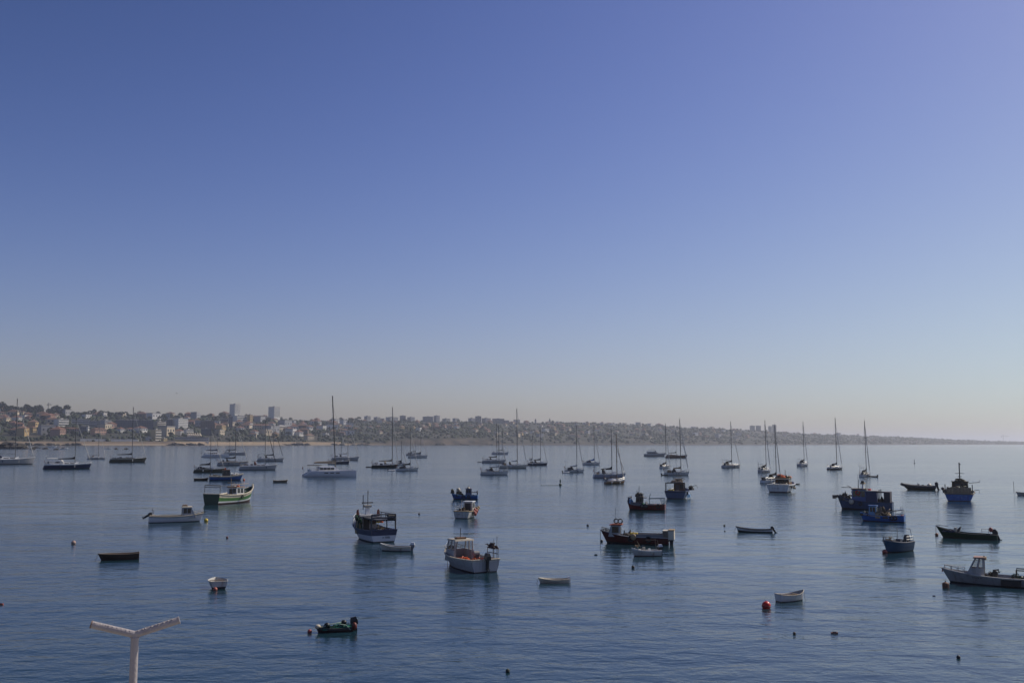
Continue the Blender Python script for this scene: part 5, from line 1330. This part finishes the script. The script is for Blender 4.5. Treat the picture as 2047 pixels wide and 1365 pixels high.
def surf_z(px, s):
    Y = lerp(table(YS, px), table(YR, px), s)
    zr = at(px, table(RIDGE, px), table(YR, px)).z
    zc = table(CLIFF, px)
    if s <= 0: return -2.5
    if s < .012: return lerp(-1.0, 1.0, s / .012)
    if s < .03: return lerp(1.0, 3.5 if px < 700 else zc * .75, (s - .012) / .018)
    if s < .045: return lerp(3.5 if px < 700 else zc * .75, zc, (s - .03) / .015)
    if s > 1: return zr - (s - 1) * 140
    u = (s - .045) / .955
    P = at(px, 880, Y)
    w_ = noise.noise(Vector((P.x / 260, Y / 260, 3.1))) * 9 * math.sin(math.pi * min(1, u))
    return lerp(zc, zr, u ** .85) + w_
def on_land(px, s):
    Y = lerp(table(YS, px), table(YR, px), s)
    P = at(px, 880, Y)
    return Vector((P.x, P.y, surf_z(px, s)))
def land_material():
    m = bpy.data.materials.new('hillside')
    m.use_nodes = True
    n, l = m.node_tree.nodes, m.node_tree.links
    b = n['Principled BSDF']
    b.inputs['Roughness'].default_value = .95
    tc = n.new('ShaderNodeTexCoord')
    a = n.new('ShaderNodeTexNoise')
    a.inputs['Scale'].default_value = .014
    a.inputs['Detail'].default_value = 8
    a.inputs['Roughness'].default_value = .65
    l.new(tc.outputs['Object'], a.inputs['Vector'])
    rp = n.new('ShaderNodeValToRGB')
    e = rp.color_ramp.elements
    e[0].position, e[0].color = .36, (.014, .019, .011, 1)
    e[1].position, e[1].color = .68, (.10, .082, .055, 1)
    x = e.new(.48); x.color = (.035, .038, .022, 1)
    x = e.new(.57); x.color = (.050, .045, .030, 1)
    l.new(a.outputs[0], rp.inputs[0])
    # bare rock and sand where the ground lies just above the water
    sp = n.new('ShaderNodeSeparateXYZ')
    l.new(tc.outputs['Object'], sp.inputs[0])
    mr = n.new('ShaderNodeMapRange')
    mr.inputs[1].default_value, mr.inputs[2].default_value = 3.6, 5.0
    l.new(sp.outputs[2], mr.inputs[0])
    ge = n.new('ShaderNodeNewGeometry')
    sn = n.new('ShaderNodeSeparateXYZ')
    l.new(ge.outputs['True Normal'], sn.inputs[0])
    rk = n.new('ShaderNodeMapRange')
    rk.inputs[1].default_value, rk.inputs[2].default_value = .88, .975
    l.new(sn.outputs[2], rk.inputs[0])
    # the sandy beach ends where the cliffs begin
    sx = n.new('ShaderNodeMapRange')
    sx.inputs[1].default_value, sx.inputs[2].default_value = -420, -300
    l.new(sp.outputs[0], sx.inputs[0])
    sc_ = n.new('ShaderNodeMix'); sc_.data_type = 'RGBA'
    sc_.inputs[6].default_value = (.29, .225, .155, 1)
    sc_.inputs[7].default_value = (.07, .058, .048, 1)
    l.new(sx.outputs[0], sc_.inputs[0])
    mx = n.new('ShaderNodeMix'); mx.data_type = 'RGBA'
    l.new(sc_.outputs[2], mx.inputs[6])
    l.new(mr.outputs[0], mx.inputs[0]); l.new(rp.outputs[0], mx.inputs[7])
    mk = n.new('ShaderNodeMix'); mk.data_type = 'RGBA'
    rr_ = n.new('ShaderNodeValToRGB')
    rr_.color_ramp.elements[0].position, rr_.color_ramp.elements[0].color = .38, (.022, .021, .018, 1)
    rr_.color_ramp.elements[1].position, rr_.color_ramp.elements[1].color = .66, (.13, .10, .075, 1)
    a2 = n.new('ShaderNodeTexNoise')
    a2.inputs['Scale'].default_value, a2.inputs['Detail'].default_value = .03, 9
    l.new(tc.outputs['Object'], a2.inputs['Vector'])
    l.new(a2.outputs[0], rr_.inputs[0])
    l.new(rr_.outputs[0], mk.inputs[6])
    l.new(rk.outputs[0], mk.inputs[0]); l.new(mx.outputs[2], mk.inputs[7])
    l.new(mk.outputs[2], b.inputs['Base Color'])
    return m
g = MB()
cols = list(range(-500, 2501, 12))
rows = [0, .006, .012, .02, .03, .038, .045] + [.045 + .955 * i / 26 for i in range(1, 27)] + [1.1, 1.3]
vs = [tuple(on_land(c, s)) for c in cols for s in rows]
nr = len(rows)
g.add(vs, [(i * nr + j, (i + 1) * nr + j, (i + 1) * nr + j + 1, i * nr + j + 1) for i in range(len(cols) - 1) for j in range(nr - 1)], land_material())
structure(g.build('hillside', smooth=180), 'hazy built up hillside across the bay')

# promenade wall above the beach
SANDST = M((.56, .43, .29), .9, .3, .05)
pwall = MB()
for a_, b_ in ((-80, 690),):
    xs = list(range(a_, b_, 10))
    for i in range(len(xs) - 1):
        A, B_ = on_land(xs[i], .026), on_land(xs[i + 1], .026)
        h = 7.5 + 1.2 * noise.noise(Vector((i * .35, 0, 0)))
        D = Vector((0, 6, 0))
        pwall.hexa([(A.x, A.y, 0), (B_.x, B_.y, 0), (B_.x, B_.y + 6, 0), (A.x, A.y + 6, 0)], [(A.x, A.y + 1, h), (B_.x, B_.y + 1, h), (B_.x, B_.y + 6, h), (A.x, A.y + 6, h)], SANDST)
tag(pwall.build('promenade_wall', smooth=0), 'long tan stone promenade wall above the beach', 'wall')
WPAINT = M((.70, .68, .63), .7, .15, .1)
def quick_wall(label, x0, x1, s, h, mat, name='garden_wall'):
    A, B_ = on_land(x0, s), on_land(x1, s)
    m = MB()
    z0 = min(A.z, B_.z)
    m.hexa([(A.x, A.y, z0 - 2), (B_.x, B_.y, z0 - 2), (B_.x, B_.y + 2, z0 - 2), (A.x, A.y + 2, z0 - 2)], [(A.x, A.y, z0 + h), (B_.x, B_.y, z0 + h), (B_.x, B_.y + 2, z0 + h), (A.x, A.y + 2, z0 + h)], mat)
    return tag(m.build(name, smooth=0), label, 'wall')
quick_wall('white sea wall along the promenade at left, left section', 160, 219, .047, 4.5, WPAINT)
quick_wall('white sea wall along the promenade at left, right section', 222, 276, .047, 4.0, WPAINT)

# dark reef at the far left
rock = M((.045, .04, .034), .9, .4, .4)
P = wp(8, 897)
root = thing('rock_outcrop', 'low dark rock point at the far left edge of the water', 'rock', (P.x, P.y, 0))
part(root, 'rock', lambda m: [m.ball((x, y_, -1), rx, 14, h, rock, 14, 7, .35, half=True) for x, y_, rx, h in ((-30, 20, 30, 8), (-8, 25, 16, 7.5), (6, 20, 9, 7), (-50, 15, 30, 9))], smooth=0)
for i, (x, yy, wpx) in enumerate(((50, 897, 14), (72, 895.5, 16), (66, 898.5, 9), (90, 897.5, 12), (112, 899, 9), (128, 896, 8), (232, 898, 6), (252, 898, 7))):
    P = wp(x, yy)
    q = mpp(P)
    lab = ('low dark reef rock awash right of the rock point, number of the row counted outward ' if 0 else 'low dark reef rock awash near the far left shore')
    root = thing('reef_rock', lab, 'rock', (P.x, P.y, 0), 0, 'reef rocks awash at far left')
    part(root, 'rock', lambda m: [m.ball((q * wpx * u, 0, -.6), q * wpx * .32, 3, h, rock, 10, 5, .4, half=True) for u, h in ((-.25, 1.7), (.1, 2.2), (.35, 1.5))], smooth=0)

for i in range(34):
    px = (random.uniform(40, 150), random.uniform(340, 400), random.uniform(540, 700), random.uniform(700, 990))[i % 4]
    P = on_land(px, random.uniform(.004, .012))
    root = thing('shore_rock', 'dark rock at the waterline of the far shore', 'rock', (P.x, P.y, 0), 0, 'dark rocks along the far waterline')
    part(root, 'rock', lambda m: [m.ball((random.uniform(-9, 9), 0, -1), random.uniform(5, 13), 5, random.uniform(2.5, 5.5), rock, 9, 5, .4, half=True) for _ in range(2)], smooth=0)

# ------------------------------------------------------------------ buildings on the shore
WINM = M((.05, .06, .08), .2, .2)
TILE = [M((.20, .095, .062), .85, .3, .3), M((.15, .08, .055), .85, .3, .3), M((.24, .14, .095), .85, .3, .3)]
FLAT = [M((.40, .38, .36), .85, .2, .3)]
WALLS = {'white': M((.68, .66, .62), .8, .15, .1), 'cream': M((.60, .50, .36), .8, .15, .1), 'ochre': M((.50, .35, .16), .8, .2, .1), 'grey': M((.36, .36, .37), .8, .2, .1), 'pink': M((.46, .29, .22), .8, .2, .1), 'brown': M((.16, .12, .10), .8, .25, .1), 'slate': M((.10, .11, .14), .8, .25, .1), 'yellow': M((.62, .47, .22), .8, .15, .1)}

def building(name, label, x0, x1, ytop, ybase, wall, s=None, depth=14, floors=4, cols_=8, roof='flat', roofm=None, group=None, yaw=0.0, style='windows', Y=None, cat='building', turn=0.0):
    """a block set on the hillside so that it spans x0..x1 and ytop..ybase"""
    xm = (x0 + x1) / 2
    if Y is None:
        if s is None:
            # walk up the slope until the ground is seen at ybase
            s = .05
            for i in range(200):
                ss = .05 + .95 * i / 200
                p = on_land(xm, ss)
                d = p - Vector((0, 0, CAMH))
                py = CY - FPX * d.dot(_u) / d.dot(_f)
                s = ss
                if py <= ybase: break
        Y = lerp(table(YS, xm), table(YR, xm), s)
    B0 = at(xm, ybase, Y)
    q = mpp(B0)
    w_, h = (x1 - x0) * q, (ybase - ytop) * q
    if turn:
        depth = min(depth, .62 * w_)
        w_ = (w_ - depth * abs(math.sin(turn))) / math.cos(turn)
    az = math.atan2(B0.x, B0.y)
    off = Vector((0, depth / 2, 0))
    B0 = B0 + Matrix.Rotation(-az, 3, 'Z') @ off - Matrix.Rotation(-az + turn, 3, 'Z') @ off
    root = thing(name, label, cat, B0, -az + turn, group)
    hw = w_ / 2
    bury = 12
    wl = part(root, 'wall', lambda m: m.box(-hw, hw, 0, depth, -bury, h, wall), smooth=0)
    if roof == 'flat':
        part(root, 'roof', lambda m: (m.box(-hw - .3, hw + .3, -.3, depth + .3, h, h + .7, roofm or FLAT[0]), m.box(-hw * .25, hw * .2, depth * .3, depth * .7, h + .7, h + 3, roofm or FLAT[0])), smooth=0)
    elif roof == 'hip':
        e, rr, k = .8, min(depth, w_) * .28, min(depth / 2, w_ / 2)
        part(root, 'roof', lambda m: m.hexa([(-hw - e, -e, h), (hw + e, -e, h), (hw + e, depth + e, h), (-hw - e, depth + e, h)], [(-hw + k - .2, depth / 2 - .2, h + rr), (hw - k + .2, depth / 2 - .2, h + rr), (hw - k + .2, depth / 2 + .2, h + rr), (-hw + k - .2, depth / 2 + .2, h + rr)], roofm or TILE[0]), smooth=0)
    fh = h / floors
    if style == 'windows':
        cw = w_ / cols_
        wm = MB().box(-cw * .30, cw * .30, -.12, .15, fh * .28, fh * .78, WINM).mesh('window', 0)
        for f in range(floors):
            for c_ in range(cols_):
                o = bpy.data.objects.new('window', wm)
                COL.objects.link(o)
                o.parent = wl
                o.location = (-hw + cw * (c_ + .5), 0, f * fh)
    elif style == 'bands':
        wm = MB().box(-hw * .96, hw * .96, -.12, .2, fh * .38, fh * .86, WINM).mesh('window_band', 0)
        bm = MB().box(-hw - .4, hw + .4, -1.3, -.01, 0, fh * .30, WALLS['white']).mesh('balcony', 0)
        for f in range(floors):
            for nm, me in (('window_band', wm), ('balcony', bm)):
                o = bpy.data.objects.new(nm, me)
                COL.objects.link(o)
                o.parent = wl
                o.location = (0, 0, f * fh)
    elif style == 'piers':
        wm = MB().box(-w_ / cols_ * .20, w_ / cols_ * .20, -.15, .2, fh * .3, h - fh * .4, WINM).mesh('window_strip', 0)
        for c_ in range(cols_):
            o = bpy.data.objects.new('window_strip', wm)
            COL.objects.link(o)
            o.parent = wl
            o.location = (-w_ / 2 + w_ / cols_ * (c_ + .5), 0, 0)
    return root
taken = []
TURN = {'grey': R(46), 'white': R(52), 'cream': R(50), 'yellow': R(48), 'ochre': R(54), 'pink': R(50)}
def bld(*a, **k):
    for nm, m_ in WALLS.items():
        if m_ is a[6] and nm in TURN and a[3] - a[2] < 31: k['turn'] = TURN[nm]
    taken.append((a[2] - 1, a[3] + 1, a[4], a[5]))
    return building(*a, **k)
bld('apartment_tower', 'grey round topped tower block on the skyline, left of two', 459, 480, 808, 828, WALLS['white'], s=.86, depth=24, floors=12, cols_=5, style='piers')
bld('apartment_tower', 'striped tower block on the skyline, right of two', 536.5, 559.5, 813.5, 834, WALLS['white'], s=.88, depth=24, floors=12, cols_=6, style='piers')
bld('hotel', 'long hotel block above the beach, its shaded side painted dark slate', 233, 304, 840, 858, WALLS['slate'], depth=18, floors=5, cols_=22)  # slate walls put the shade of this side into the colour
bld('hotel_lit_end', 'lit end of the hotel painted cream, with balconies, beside the white grid block', 305, 331, 843, 856, WALLS['cream'], depth=16, floors=4, style='bands')  # lit end of the same hotel; its sunlight is put into the cream
bld('apartment_block', 'white apartment block with a regular window grid above the beach', 345, 375, 837, 857, WALLS['white'], depth=18, floors=6, cols_=10)
bld('apartment_block', 'left side of the white grid block, its shade painted dark slate', 332, 344, 839, 857, WALLS['slate'], depth=18, floors=6, cols_=3)  # shaded side of the white block, its shade painted as slate walls
bld('villa_tower', 'yellow three storey beach building below the hotel', 301, 321, 859, 880, WALLS['yellow'], depth=14, floors=4, style='bands')
bld('apartment_block', 'white building with bright balcony bands below the left tower', 465, 493, 831, 844, WALLS['white'], depth=16, floors=4, style='bands')
bld('apartment_block', 'dark wing left of the building with bright balcony bands', 457, 464.5, 833, 857, WALLS['slate'], depth=16, floors=6, cols_=2)
bld('apartment_block', 'dark brown apartment block near the middle of the left shore', 401, 428, 841, 857, WALLS['brown'], depth=16, floors=5, cols_=8)
bld('apartment_block', 'grey low block in front of the dark brown apartments', 402, 422, 857, 871, WALLS['slate'], depth=14, floors=4, cols_=7)
bld('apartment_block', 'white block high on the left hillside with banded front', 108, 135, 838, 852, WALLS['white'], depth=14, floors=3, style='bands')
bld('apartment_block', 'white banded block right of the high white block', 144, 178, 839, 849, WALLS['white'], depth=14, floors=3, style='bands')
bld('apartment_block', 'dark stepped block with white balconies at left', 179, 200, 842, 854, WALLS['slate'], depth=14, floors=4, style='bands')
bld('apartment_block', 'white balconied block beside the dark stepped one', 201, 222, 840, 852, WALLS['grey'], depth=14, floors=4, style='bands')
bld('chapel_tower', 'narrow white tower building above the promenade wall', 172, 178, 853, 870, WALLS['white'], depth=7, floors=3, cols_=2)
bld('villa', 'slate grey villa left of the narrow white tower', 158, 171, 853, 871, WALLS['slate'], depth=10, floors=3, cols_=4)
bld('villa', 'ochre villa with red roof near the left edge', 59, 72, 854, 864, WALLS['ochre'], depth=10, floors=2, cols_=4, roof='hip')
bld('villa', 'red roofed villa with white gable at left', 90, 110, 852, 862, WALLS['cream'], depth=12, floors=2, cols_=5, roof='hip')
bld('villa', 'long red roofed house left of the slate villa', 118, 156, 857, 866, WALLS['pink'], depth=12, floors=2, cols_=9, roof='hip', roofm=TILE[1])
bld('villa', 'large brown roofed villa right of the narrow white tower', 182, 212, 858, 869, WALLS['pink'], depth=12, floors=2, cols_=7, roof='hip', roofm=TILE[1])
bld('pavilion', 'low white beach pavilion with long terrace', 350, 416, 874, 881, WALLS['white'], depth=12, floors=2, style='bands')
bld('pavilion', 'upper white terrace building behind the striped awnings', 366, 386, 859, 868, WALLS['white'], depth=10, floors=2, style='bands')
bld('beach_house', 'small white beach house at the promenade', 291, 302, 874, 880, WALLS['white'], depth=9, floors=1, cols_=3)
bld('beach_house', 'small yellow beach house right of the yellow building', 322, 334, 876, 881, WALLS['yellow'], depth=9, floors=1, cols_=3)
bld('apartment_block', 'white hillside block near the right tower base', 440, 456, 838, 848, WALLS['brown'], depth=14, floors=3, cols_=5)
bld('apartment_block', 'ochre block right of the bright banded building', 494, 505, 829, 845, WALLS['ochre'], depth=14, floors=5, cols_=4)
bld('villa', 'cream villa with red roof right of the middle', 505, 540, 850, 858, WALLS['cream'], depth=13, floors=2, cols_=8, roof='hip')
bld('villa', 'pale seaside villa at the foot of the slope', 608, 628, 870, 879, WALLS['cream'], depth=12, floors=2, cols_=5, roof='hip', roofm=TILE[2])
bld('villa', 'white villa with terrace near the catamaran mast', 644, 658, 866, 872, WALLS['white'], depth=12, floors=2, cols_=4)
bld('villa', 'large cream villa with arched roof', 552, 572, 852, 862, WALLS['cream'], depth=13, floors=2, cols_=5, roof='hip', roofm=FLAT[0])
for i, (a, b, t, bt, wl, sh) in enumerate(((728, 741, 832, 839, 'grey', 'squat'), (747, 760, 834, 840, 'grey', 'low'), (771, 796, 834, 842, 'grey', 'broad'), (799, 811, 831, 841, 'slate', 'narrow'), (814, 829, 834, 841, 'grey', 'mid height'), (845, 866, 833, 845, 'slate', 'broad dark'), (867, 879, 831, 845, 'grey', 'tall pale'), (884, 900, 837, 843, 'grey', 'low pale'), (936, 950, 836, 844, 'grey', 'pale'), (950, 962, 832, 844, 'slate', 'tall dark'), (963, 981, 836, 845, 'grey', 'wide pale'), (984, 1008, 837, 848, 'slate', 'dark stepped'), (1060, 1074, 849, 857, 'white', 'small white'), (1499, 1509, 851, 861, 'slate', 'far left hazy'), (1511, 1521, 851, 861, 'slate', 'far hazy twin'), (1536, 1543, 852, 864, 'slate', 'far short hazy'), (1544, 1552, 849, 864, 'slate', 'far tall hazy'))):
    bld('apartment_block', '%s %s apartment block on the middle skyline, number %s from the catamaran mast' % (sh, wl, ('one two three four five six seven eight nine ten eleven twelve thirteen fourteen fifteen sixteen seventeen'.split()[i])) if i < 13 else '%s apartment block on the far right ridge' % sh, a, b, t, bt, WALLS[wl], s=.93, depth=22, floors=5, cols_=6, style='bands' if i % 2 else 'windows', group='apartment blocks along the skyline')
# awnings of the beach terrace
for i in range(6):
    P = at(377 + i * 4.6, 873, lerp(table(YS, 390), table(YR, 390), .052))
    q = mpp(P)
    root = thing('terrace_awning', 'pale striped awning in the row above the beach pavilion', 'awning', P, 0, 'row of pale terrace awnings')
    part(root, 'canopy', lambda m: m.hexa([(-2.4 * q, -3, 2 * q), (2.2 * q, -3, 2 * q), (2.2 * q, 4, 2 * q), (-2.4 * q, 4, 2 * q)], [(-2.4 * q, 3.4, 8 * q), (-1.6 * q, 3.4, 8 * q), (-1.6 * q, 4, 8 * q), (-2.4 * q, 4, 8 * q)], M((.66, .55, .40), .8, .15)), smooth=0)
    tubes(root, 'post', [[(sg * 2 * q, -2.5, -3), (sg * 2 * q, -2.5, 2 * q)] for sg in (1, -1)], .25, OLDWOOD, 4)
# cranes and spires
def crane(label, px, ytop, ybase, jib, s):
    Y = lerp(table(YS, px), table(YR, px), s)
    P = at(px, ybase, Y)
    q = mpp(P)
    h = (ybase - ytop) * q
    root = thing('tower_crane', label, 'crane', P, 0, 'tower cranes on the far shore')
    tubes(root, 'tower', [[(0, 0, -10), (0, 0, h)]], .9, DGREY, 4)
    tubes(root, 'jib', [[(-jib * .35 * q, 0, h * .78), (jib * q, 0, h * .78)]], .7, DGREY, 4)
    tubes(root, 'stay', [[(0, 0, h), (jib * .8 * q, 0, h * .8)], [(0, 0, h), (-jib * .3 * q, 0, h * .8)]], .25, DGREY, 4)
    part(root, 'counterweight', lambda m: m.box(-jib * .38 * q, -jib * .25 * q, -1, 1, h * .70, h * .78, GREY))
crane('tower crane standing over the trees on the left skyline', 96, 805, 822, 7, .9)
crane('faint tower crane on the far right end of the shore', 2006, 868, 886, 12, .6)
for i, (px, yt, yb) in enumerate(((1070.5, 836, 848), (1099, 835, 848))):
    P = at(px, yb, lerp(table(YS, px), table(YR, px), .95))
    q = mpp(P)
    root = thing('church_spire', 'pointed church spire on the middle skyline, %s of two' % ('left', 'right')[i], 'church', P, 0, 'church spires on the skyline')
    part(root, 'tower', lambda m: m.box(-1.6 * q, 1.6 * q, -3, 3, -10, 7 * q, WALLS['grey']), smooth=0)
    part(root, 'spire', lambda m: m.box(-1.8 * q, 1.8 * q, -3.3, 3.3, 7 * q, (yb - yt) * q, WALLS['slate'], 1.75 * q, 3.2), smooth=0)

# ---- scattered houses: a few kinds, copied
rnd = random.Random(21)
def project(p):
    d = Vector(p) - Vector((0, 0, CAMH))
    k = d.dot(_f)
    return CX + FPX * d.dot(_r) / k, CY - FPX * d.dot(_u) / k
def house_proto(wall, roofk, w_, d_, h):
    root = thing('house', 'x', 'house', (0, 0, 0))
    wl = part(root, 'wall', lambda m: m.box(-w_ / 2, w_ / 2, 0, d_, -8, h, WALLS[wall]), smooth=0)
    for i in range(3 if w_ > 12 else 2):
        n_ = 3 if w_ > 12 else 2
        c_ = -w_ / 2 + w_ * (i + .5) / n_
        part(root, 'window', lambda m: m.box(c_ - 1.1, c_ + 1.1, -.12, .1, h * .5, h * .5 + 2.2, WINM), smooth=0)
    if roofk < 3:
        e, k, rr = .7, min(w_, d_) / 2, min(w_, d_) * .26
        part(root, 'roof', lambda m: m.hexa([(-w_ / 2 - e, -e, h), (w_ / 2 + e, -e, h), (w_ / 2 + e, d_ + e, h), (-w_ / 2 - e, d_ + e, h)], [(-w_ / 2 + k - .2, d_ / 2 - .2, h + rr), (w_ / 2 - k + .2, d_ / 2 - .2, h + rr), (w_ / 2 - k + .2, d_ / 2 + .2, h + rr), (-w_ / 2 + k - .2, d_ / 2 + .2, h + rr)], TILE[roofk]), smooth=0)
    else:
        part(root, 'roof', lambda m: m.box(-w_ / 2 - .4, w_ / 2 + .4, -.4, d_ + .4, h, h + .8, FLAT[0]), smooth=0)
    return root
kinds = [('white', 0, 13, 11, 7), ('cream', 1, 15, 11, 7), ('white', 3, 17, 12, 9), ('ochre', 2, 12, 10, 8), ('pink', 0, 14, 11, 7), ('grey', 3, 20, 13, 12), ('cream', 3, 16, 12, 9), ('brown', 1, 15, 12, 7)]
protos = [house_proto(*k) for k in kinds]
used = [0] * len(kinds)
spots = []
def zone(px): return 'left' if px < 560 else 'middle' if px < 1050 else 'right' if px < 1420 else 'far right'
tries = 0
while len(spots) < 245 and tries < 9000:
    tries += 1
    u = rnd.random()
    px = rnd.uniform(-20, 700) if u < .55 else rnd.uniform(680, 1120) if u < .82 else rnd.uniform(1100, 1480) if u < .96 else rnd.uniform(1460, 1750)
    s = rnd.uniform(.06, .98) ** (.8 if px < 700 else .7)
    p = on_land(px, s)
    X_, Y_ = project(p)
    if any(a < X_ < b and t - 2 < Y_ < bt + 5 for a, b, t, bt in taken): continue
    gap = (10 if px < 700 else 5.5)
    if any(abs(X_ - a) < gap and abs(Y_ - b) < 3.2 for a, b in spots): continue
    if 800 < px < 985 and s < .22: continue
    spots.append((X_, Y_))
    k = rnd.choice((0, 0, 1, 1, 2, 3, 4, 4, 5, 6, 7))
    o = protos[k] if not used[k] else copy_tree(protos[k])
    used[k] += 1
    o.location = p
    o.rotation_euler = (0, 0, -math.atan2(p.x, p.y) + (rnd.uniform(.75, 1.25) if rnd.random() < .7 else rnd.uniform(-.4, .4)))
    sc = rnd.uniform(1.05, 1.95) if px < 700 else rnd.uniform(.85, 1.3)
    o.scale = (sc, sc, sc * rnd.uniform(.85, 1.2))
    wl, rf = kinds[k][0], kinds[k][1]
    zn = zone(px)
    tag(o, 'small %s walled house with %s roof among trees on the %s hillside' % (wl, ('red tiled', 'brown tiled', 'pale tiled', 'flat')[rf], zn), 'house', '%s houses with %s roofs on the %s hillside' % (wl, ('red', 'brown', 'tiled', 'flat')[rf], zn))

# ---- trees
def leaf_mat(c): return M(c, .9, .45, .5)
LEAF = [leaf_mat((.040, .055, .022)), leaf_mat((.055, .065, .030)), leaf_mat((.030, .045, .022))]
BARK = M((.09, .065, .045), .9, .3)
def tree_proto(kind, seed):
    r_ = random.Random(seed)
    root = thing('pine_tree' if kind == 'pine' else 'broadleaf_tree', 'x', 'tree', (0, 0, 0))
    th_ = 7 if kind == 'pine' else 3.5
    def trunk(m):
        m.tube([(0, 0, -3), (.2, 0, th_ * .5), (0, .1, th_ + 1)], .42, BARK, 6, r2=.22)
        for i in range(4):
            q_ = i * 1.6 + r_.random()
            m.tube([(0, 0, th_ * .8), (2.4 * math.cos(q_), 2.4 * math.sin(q_), th_ + 1.6)], .18, BARK, 4, r2=.08)
    part(root, 'trunk', trunk)
    def crown(m):
        for i in range(90):
            q_, rr = r_.uniform(0, 6.283), math.sqrt(r_.random())
            if kind == 'pine': c = Vector((4.8 * rr * math.cos(q_), 4.8 * rr * math.sin(q_), th_ - .5 + r_.uniform(0, 4.6) * (1 - .55 * rr * rr)))
            else:
                v = r_.uniform(-1, 1)
                k_ = math.sqrt(1 - v * v) * r_.uniform(.5, 1) ** .4
                c = Vector((4.2 * k_ * math.cos(q_), 4.2 * k_ * math.sin(q_), th_ + 3.0 + 3.4 * v))
            sz = r_.uniform(.8, 1.5)
            n_ = Vector((r_.uniform(-1, 1), r_.uniform(-1, 1), r_.uniform(-.2, 1))).normalized()
            a_ = n_.orthogonal().normalized()
            b_ = n_.cross(a_)
            mt = LEAF[r_.randrange(3)]
            m.add([c + a_ * sz, c + b_ * sz * .8 + n_ * .3, c - a_ * sz, c - b_ * sz * .8 + n_ * .3, c + n_ * .9 * sz], [(0, 1, 4), (1, 2, 4), (2, 3, 4), (3, 0, 4), (3, 2, 1, 0)], mt)
    part(root, 'crown', crown, smooth=0)
    return root
tp = [tree_proto('pine', 1), tree_proto('pine', 2), tree_proto('broad', 3), tree_proto('broad', 4), tree_proto('broad', 5)]
tu = [0] * 5
def plant(px, s, k, sc, label, group):
    p = on_land(px, s)
    o = tp[k] if not tu[k] else copy_tree(tp[k])
    tu[k] += 1
    o.location = p
    o.rotation_euler = (0, 0, rnd.uniform(0, 6.28))
    o.scale = (sc * rnd.uniform(.9, 1.2), sc * rnd.uniform(.9, 1.2), sc * rnd.uniform(.85, 1.2))
    tag(o, label, 'tree', group)
nt = 0
for px, sc in [(x, rnd.uniform(1.5, 2.3)) for x in list(range(-20, 30, 5)) + list(range(34, 84, 5)) + list(range(96, 140, 5))] + [(x, rnd.uniform(.9, 1.6)) for x in range(142, 460, 9)] + [(x, rnd.uniform(.8, 1.2)) for x in range(490, 640, 10)]:
    plant(px + rnd.uniform(-2, 2), rnd.uniform(.80, .99), rnd.choice((0, 1, 2, 3)), sc, 'dark tree on the crest of the left skyline', 'trees along the left skyline')
    nt += 1
while nt < 285:
    u = rnd.random()
    px = rnd.uniform(-20, 720) if u < .65 else rnd.uniform(700, 1450)
    s = rnd.uniform(.05, .97)
    X_, Y_ = project(on_land(px, s))
    if any(a < X_ < b and t + 3 < Y_ < bt + 3 for a, b, t, bt in taken): continue
    plant(px, s, rnd.choice((0, 2, 3, 4, 4)), rnd.uniform(.8, 1.5), 'dark green tree between the houses on the %s hillside' % zone(px), 'trees between houses on the %s hillside' % zone(px))
    nt += 1
# the rest of the wood and scrub reads as one mass
wd = MB()
ICO = [(0, 0, 1), (.894, 0, .447), (.276, .851, .447), (-.724, .526, .447), (-.724, -.526, .447), (.276, -.851, .447), (.724, .526, -.447), (-.276, .851, -.447), (-.894, 0, -.447), (-.276, -.851, -.447), (.724, -.526, -.447)]
IF = [(0, 1, 2), (0, 2, 3), (0, 3, 4), (0, 4, 5), (0, 5, 1), (1, 6, 2), (2, 7, 3), (3, 8, 4), (4, 9, 5), (5, 10, 1), (2, 6, 7), (3, 7, 8), (4, 8, 9), (5, 9, 10), (1, 10, 6)]
n_ = 0
while n_ < 9500:
    px = rnd.uniform(-200, 1000) if rnd.random() < .6 else rnd.uniform(900, 2150)
    s = rnd.uniform(.045 if 800 < px < 985 or px < 700 else .02, 1.0)
    p = on_land(px, s)
    if noise.noise(Vector((p.x / 90, p.y / 140, 1.7))) < rnd.uniform(-.6, .15): continue
    n_ += 1
    X_, Y_ = project(p)
    if any(a < X_ < b and t < Y_ < bt + 1 for a, b, t, bt in taken): continue
    r_ = rnd.uniform(1.8, 6.0) * (1 if px < 1100 else 1.3)
    wd.add([(p.x + v[0] * r_ * rnd.uniform(.7, 1.3), p.y + v[1] * r_, p.z + r_ * .4 + v[2] * r_ * rnd.uniform(.55, 1.0)) for v in ICO], IF, LEAF[rnd.randrange(3)])
tag(wd.build('woodland', smooth=180), 'dark scrub and woodland covering the hills across the bay', None, kind='stuff')

# ------------------------------------------------------------------ gulls
def gull(label, px, py, Y, span):
    P = at(px, py, Y)
    root = thing('gull', label, 'bird', P, R(30), 'gulls in the air')
    def body(m):
        m.ball((0, 0, 0), span * .2, span * .06, span * .055, GREYW, 10, 6)
        for sg in (1, -1):
            m.add([(span * .08, sg * span * .04, .01), (-span * .07, sg * span * .04, .01), (-span * .10, sg * span * .27, span * .11), (-span * .16, sg * span * .5, span * .07), (-span * .05, sg * span * .3, span * .12), (span * .08, sg * span * .25, span * .10)], [(0, 1, 2, 5), (5, 2, 3, 4)], GREYW)
        m.add([(-span * .18, 0, 0), (-span * .28, span * .05, 0), (-span * .28, -span * .05, 0)], [(0, 1, 2)], GREYW)
    part(root, 'body', body)
gull('lone gull gliding in the sky above the left shore', 353, 786, 300, 1.3)
gull('gull flying low beside the yacht masts left of the white trawler', 1527, 909, 330, 1.2)
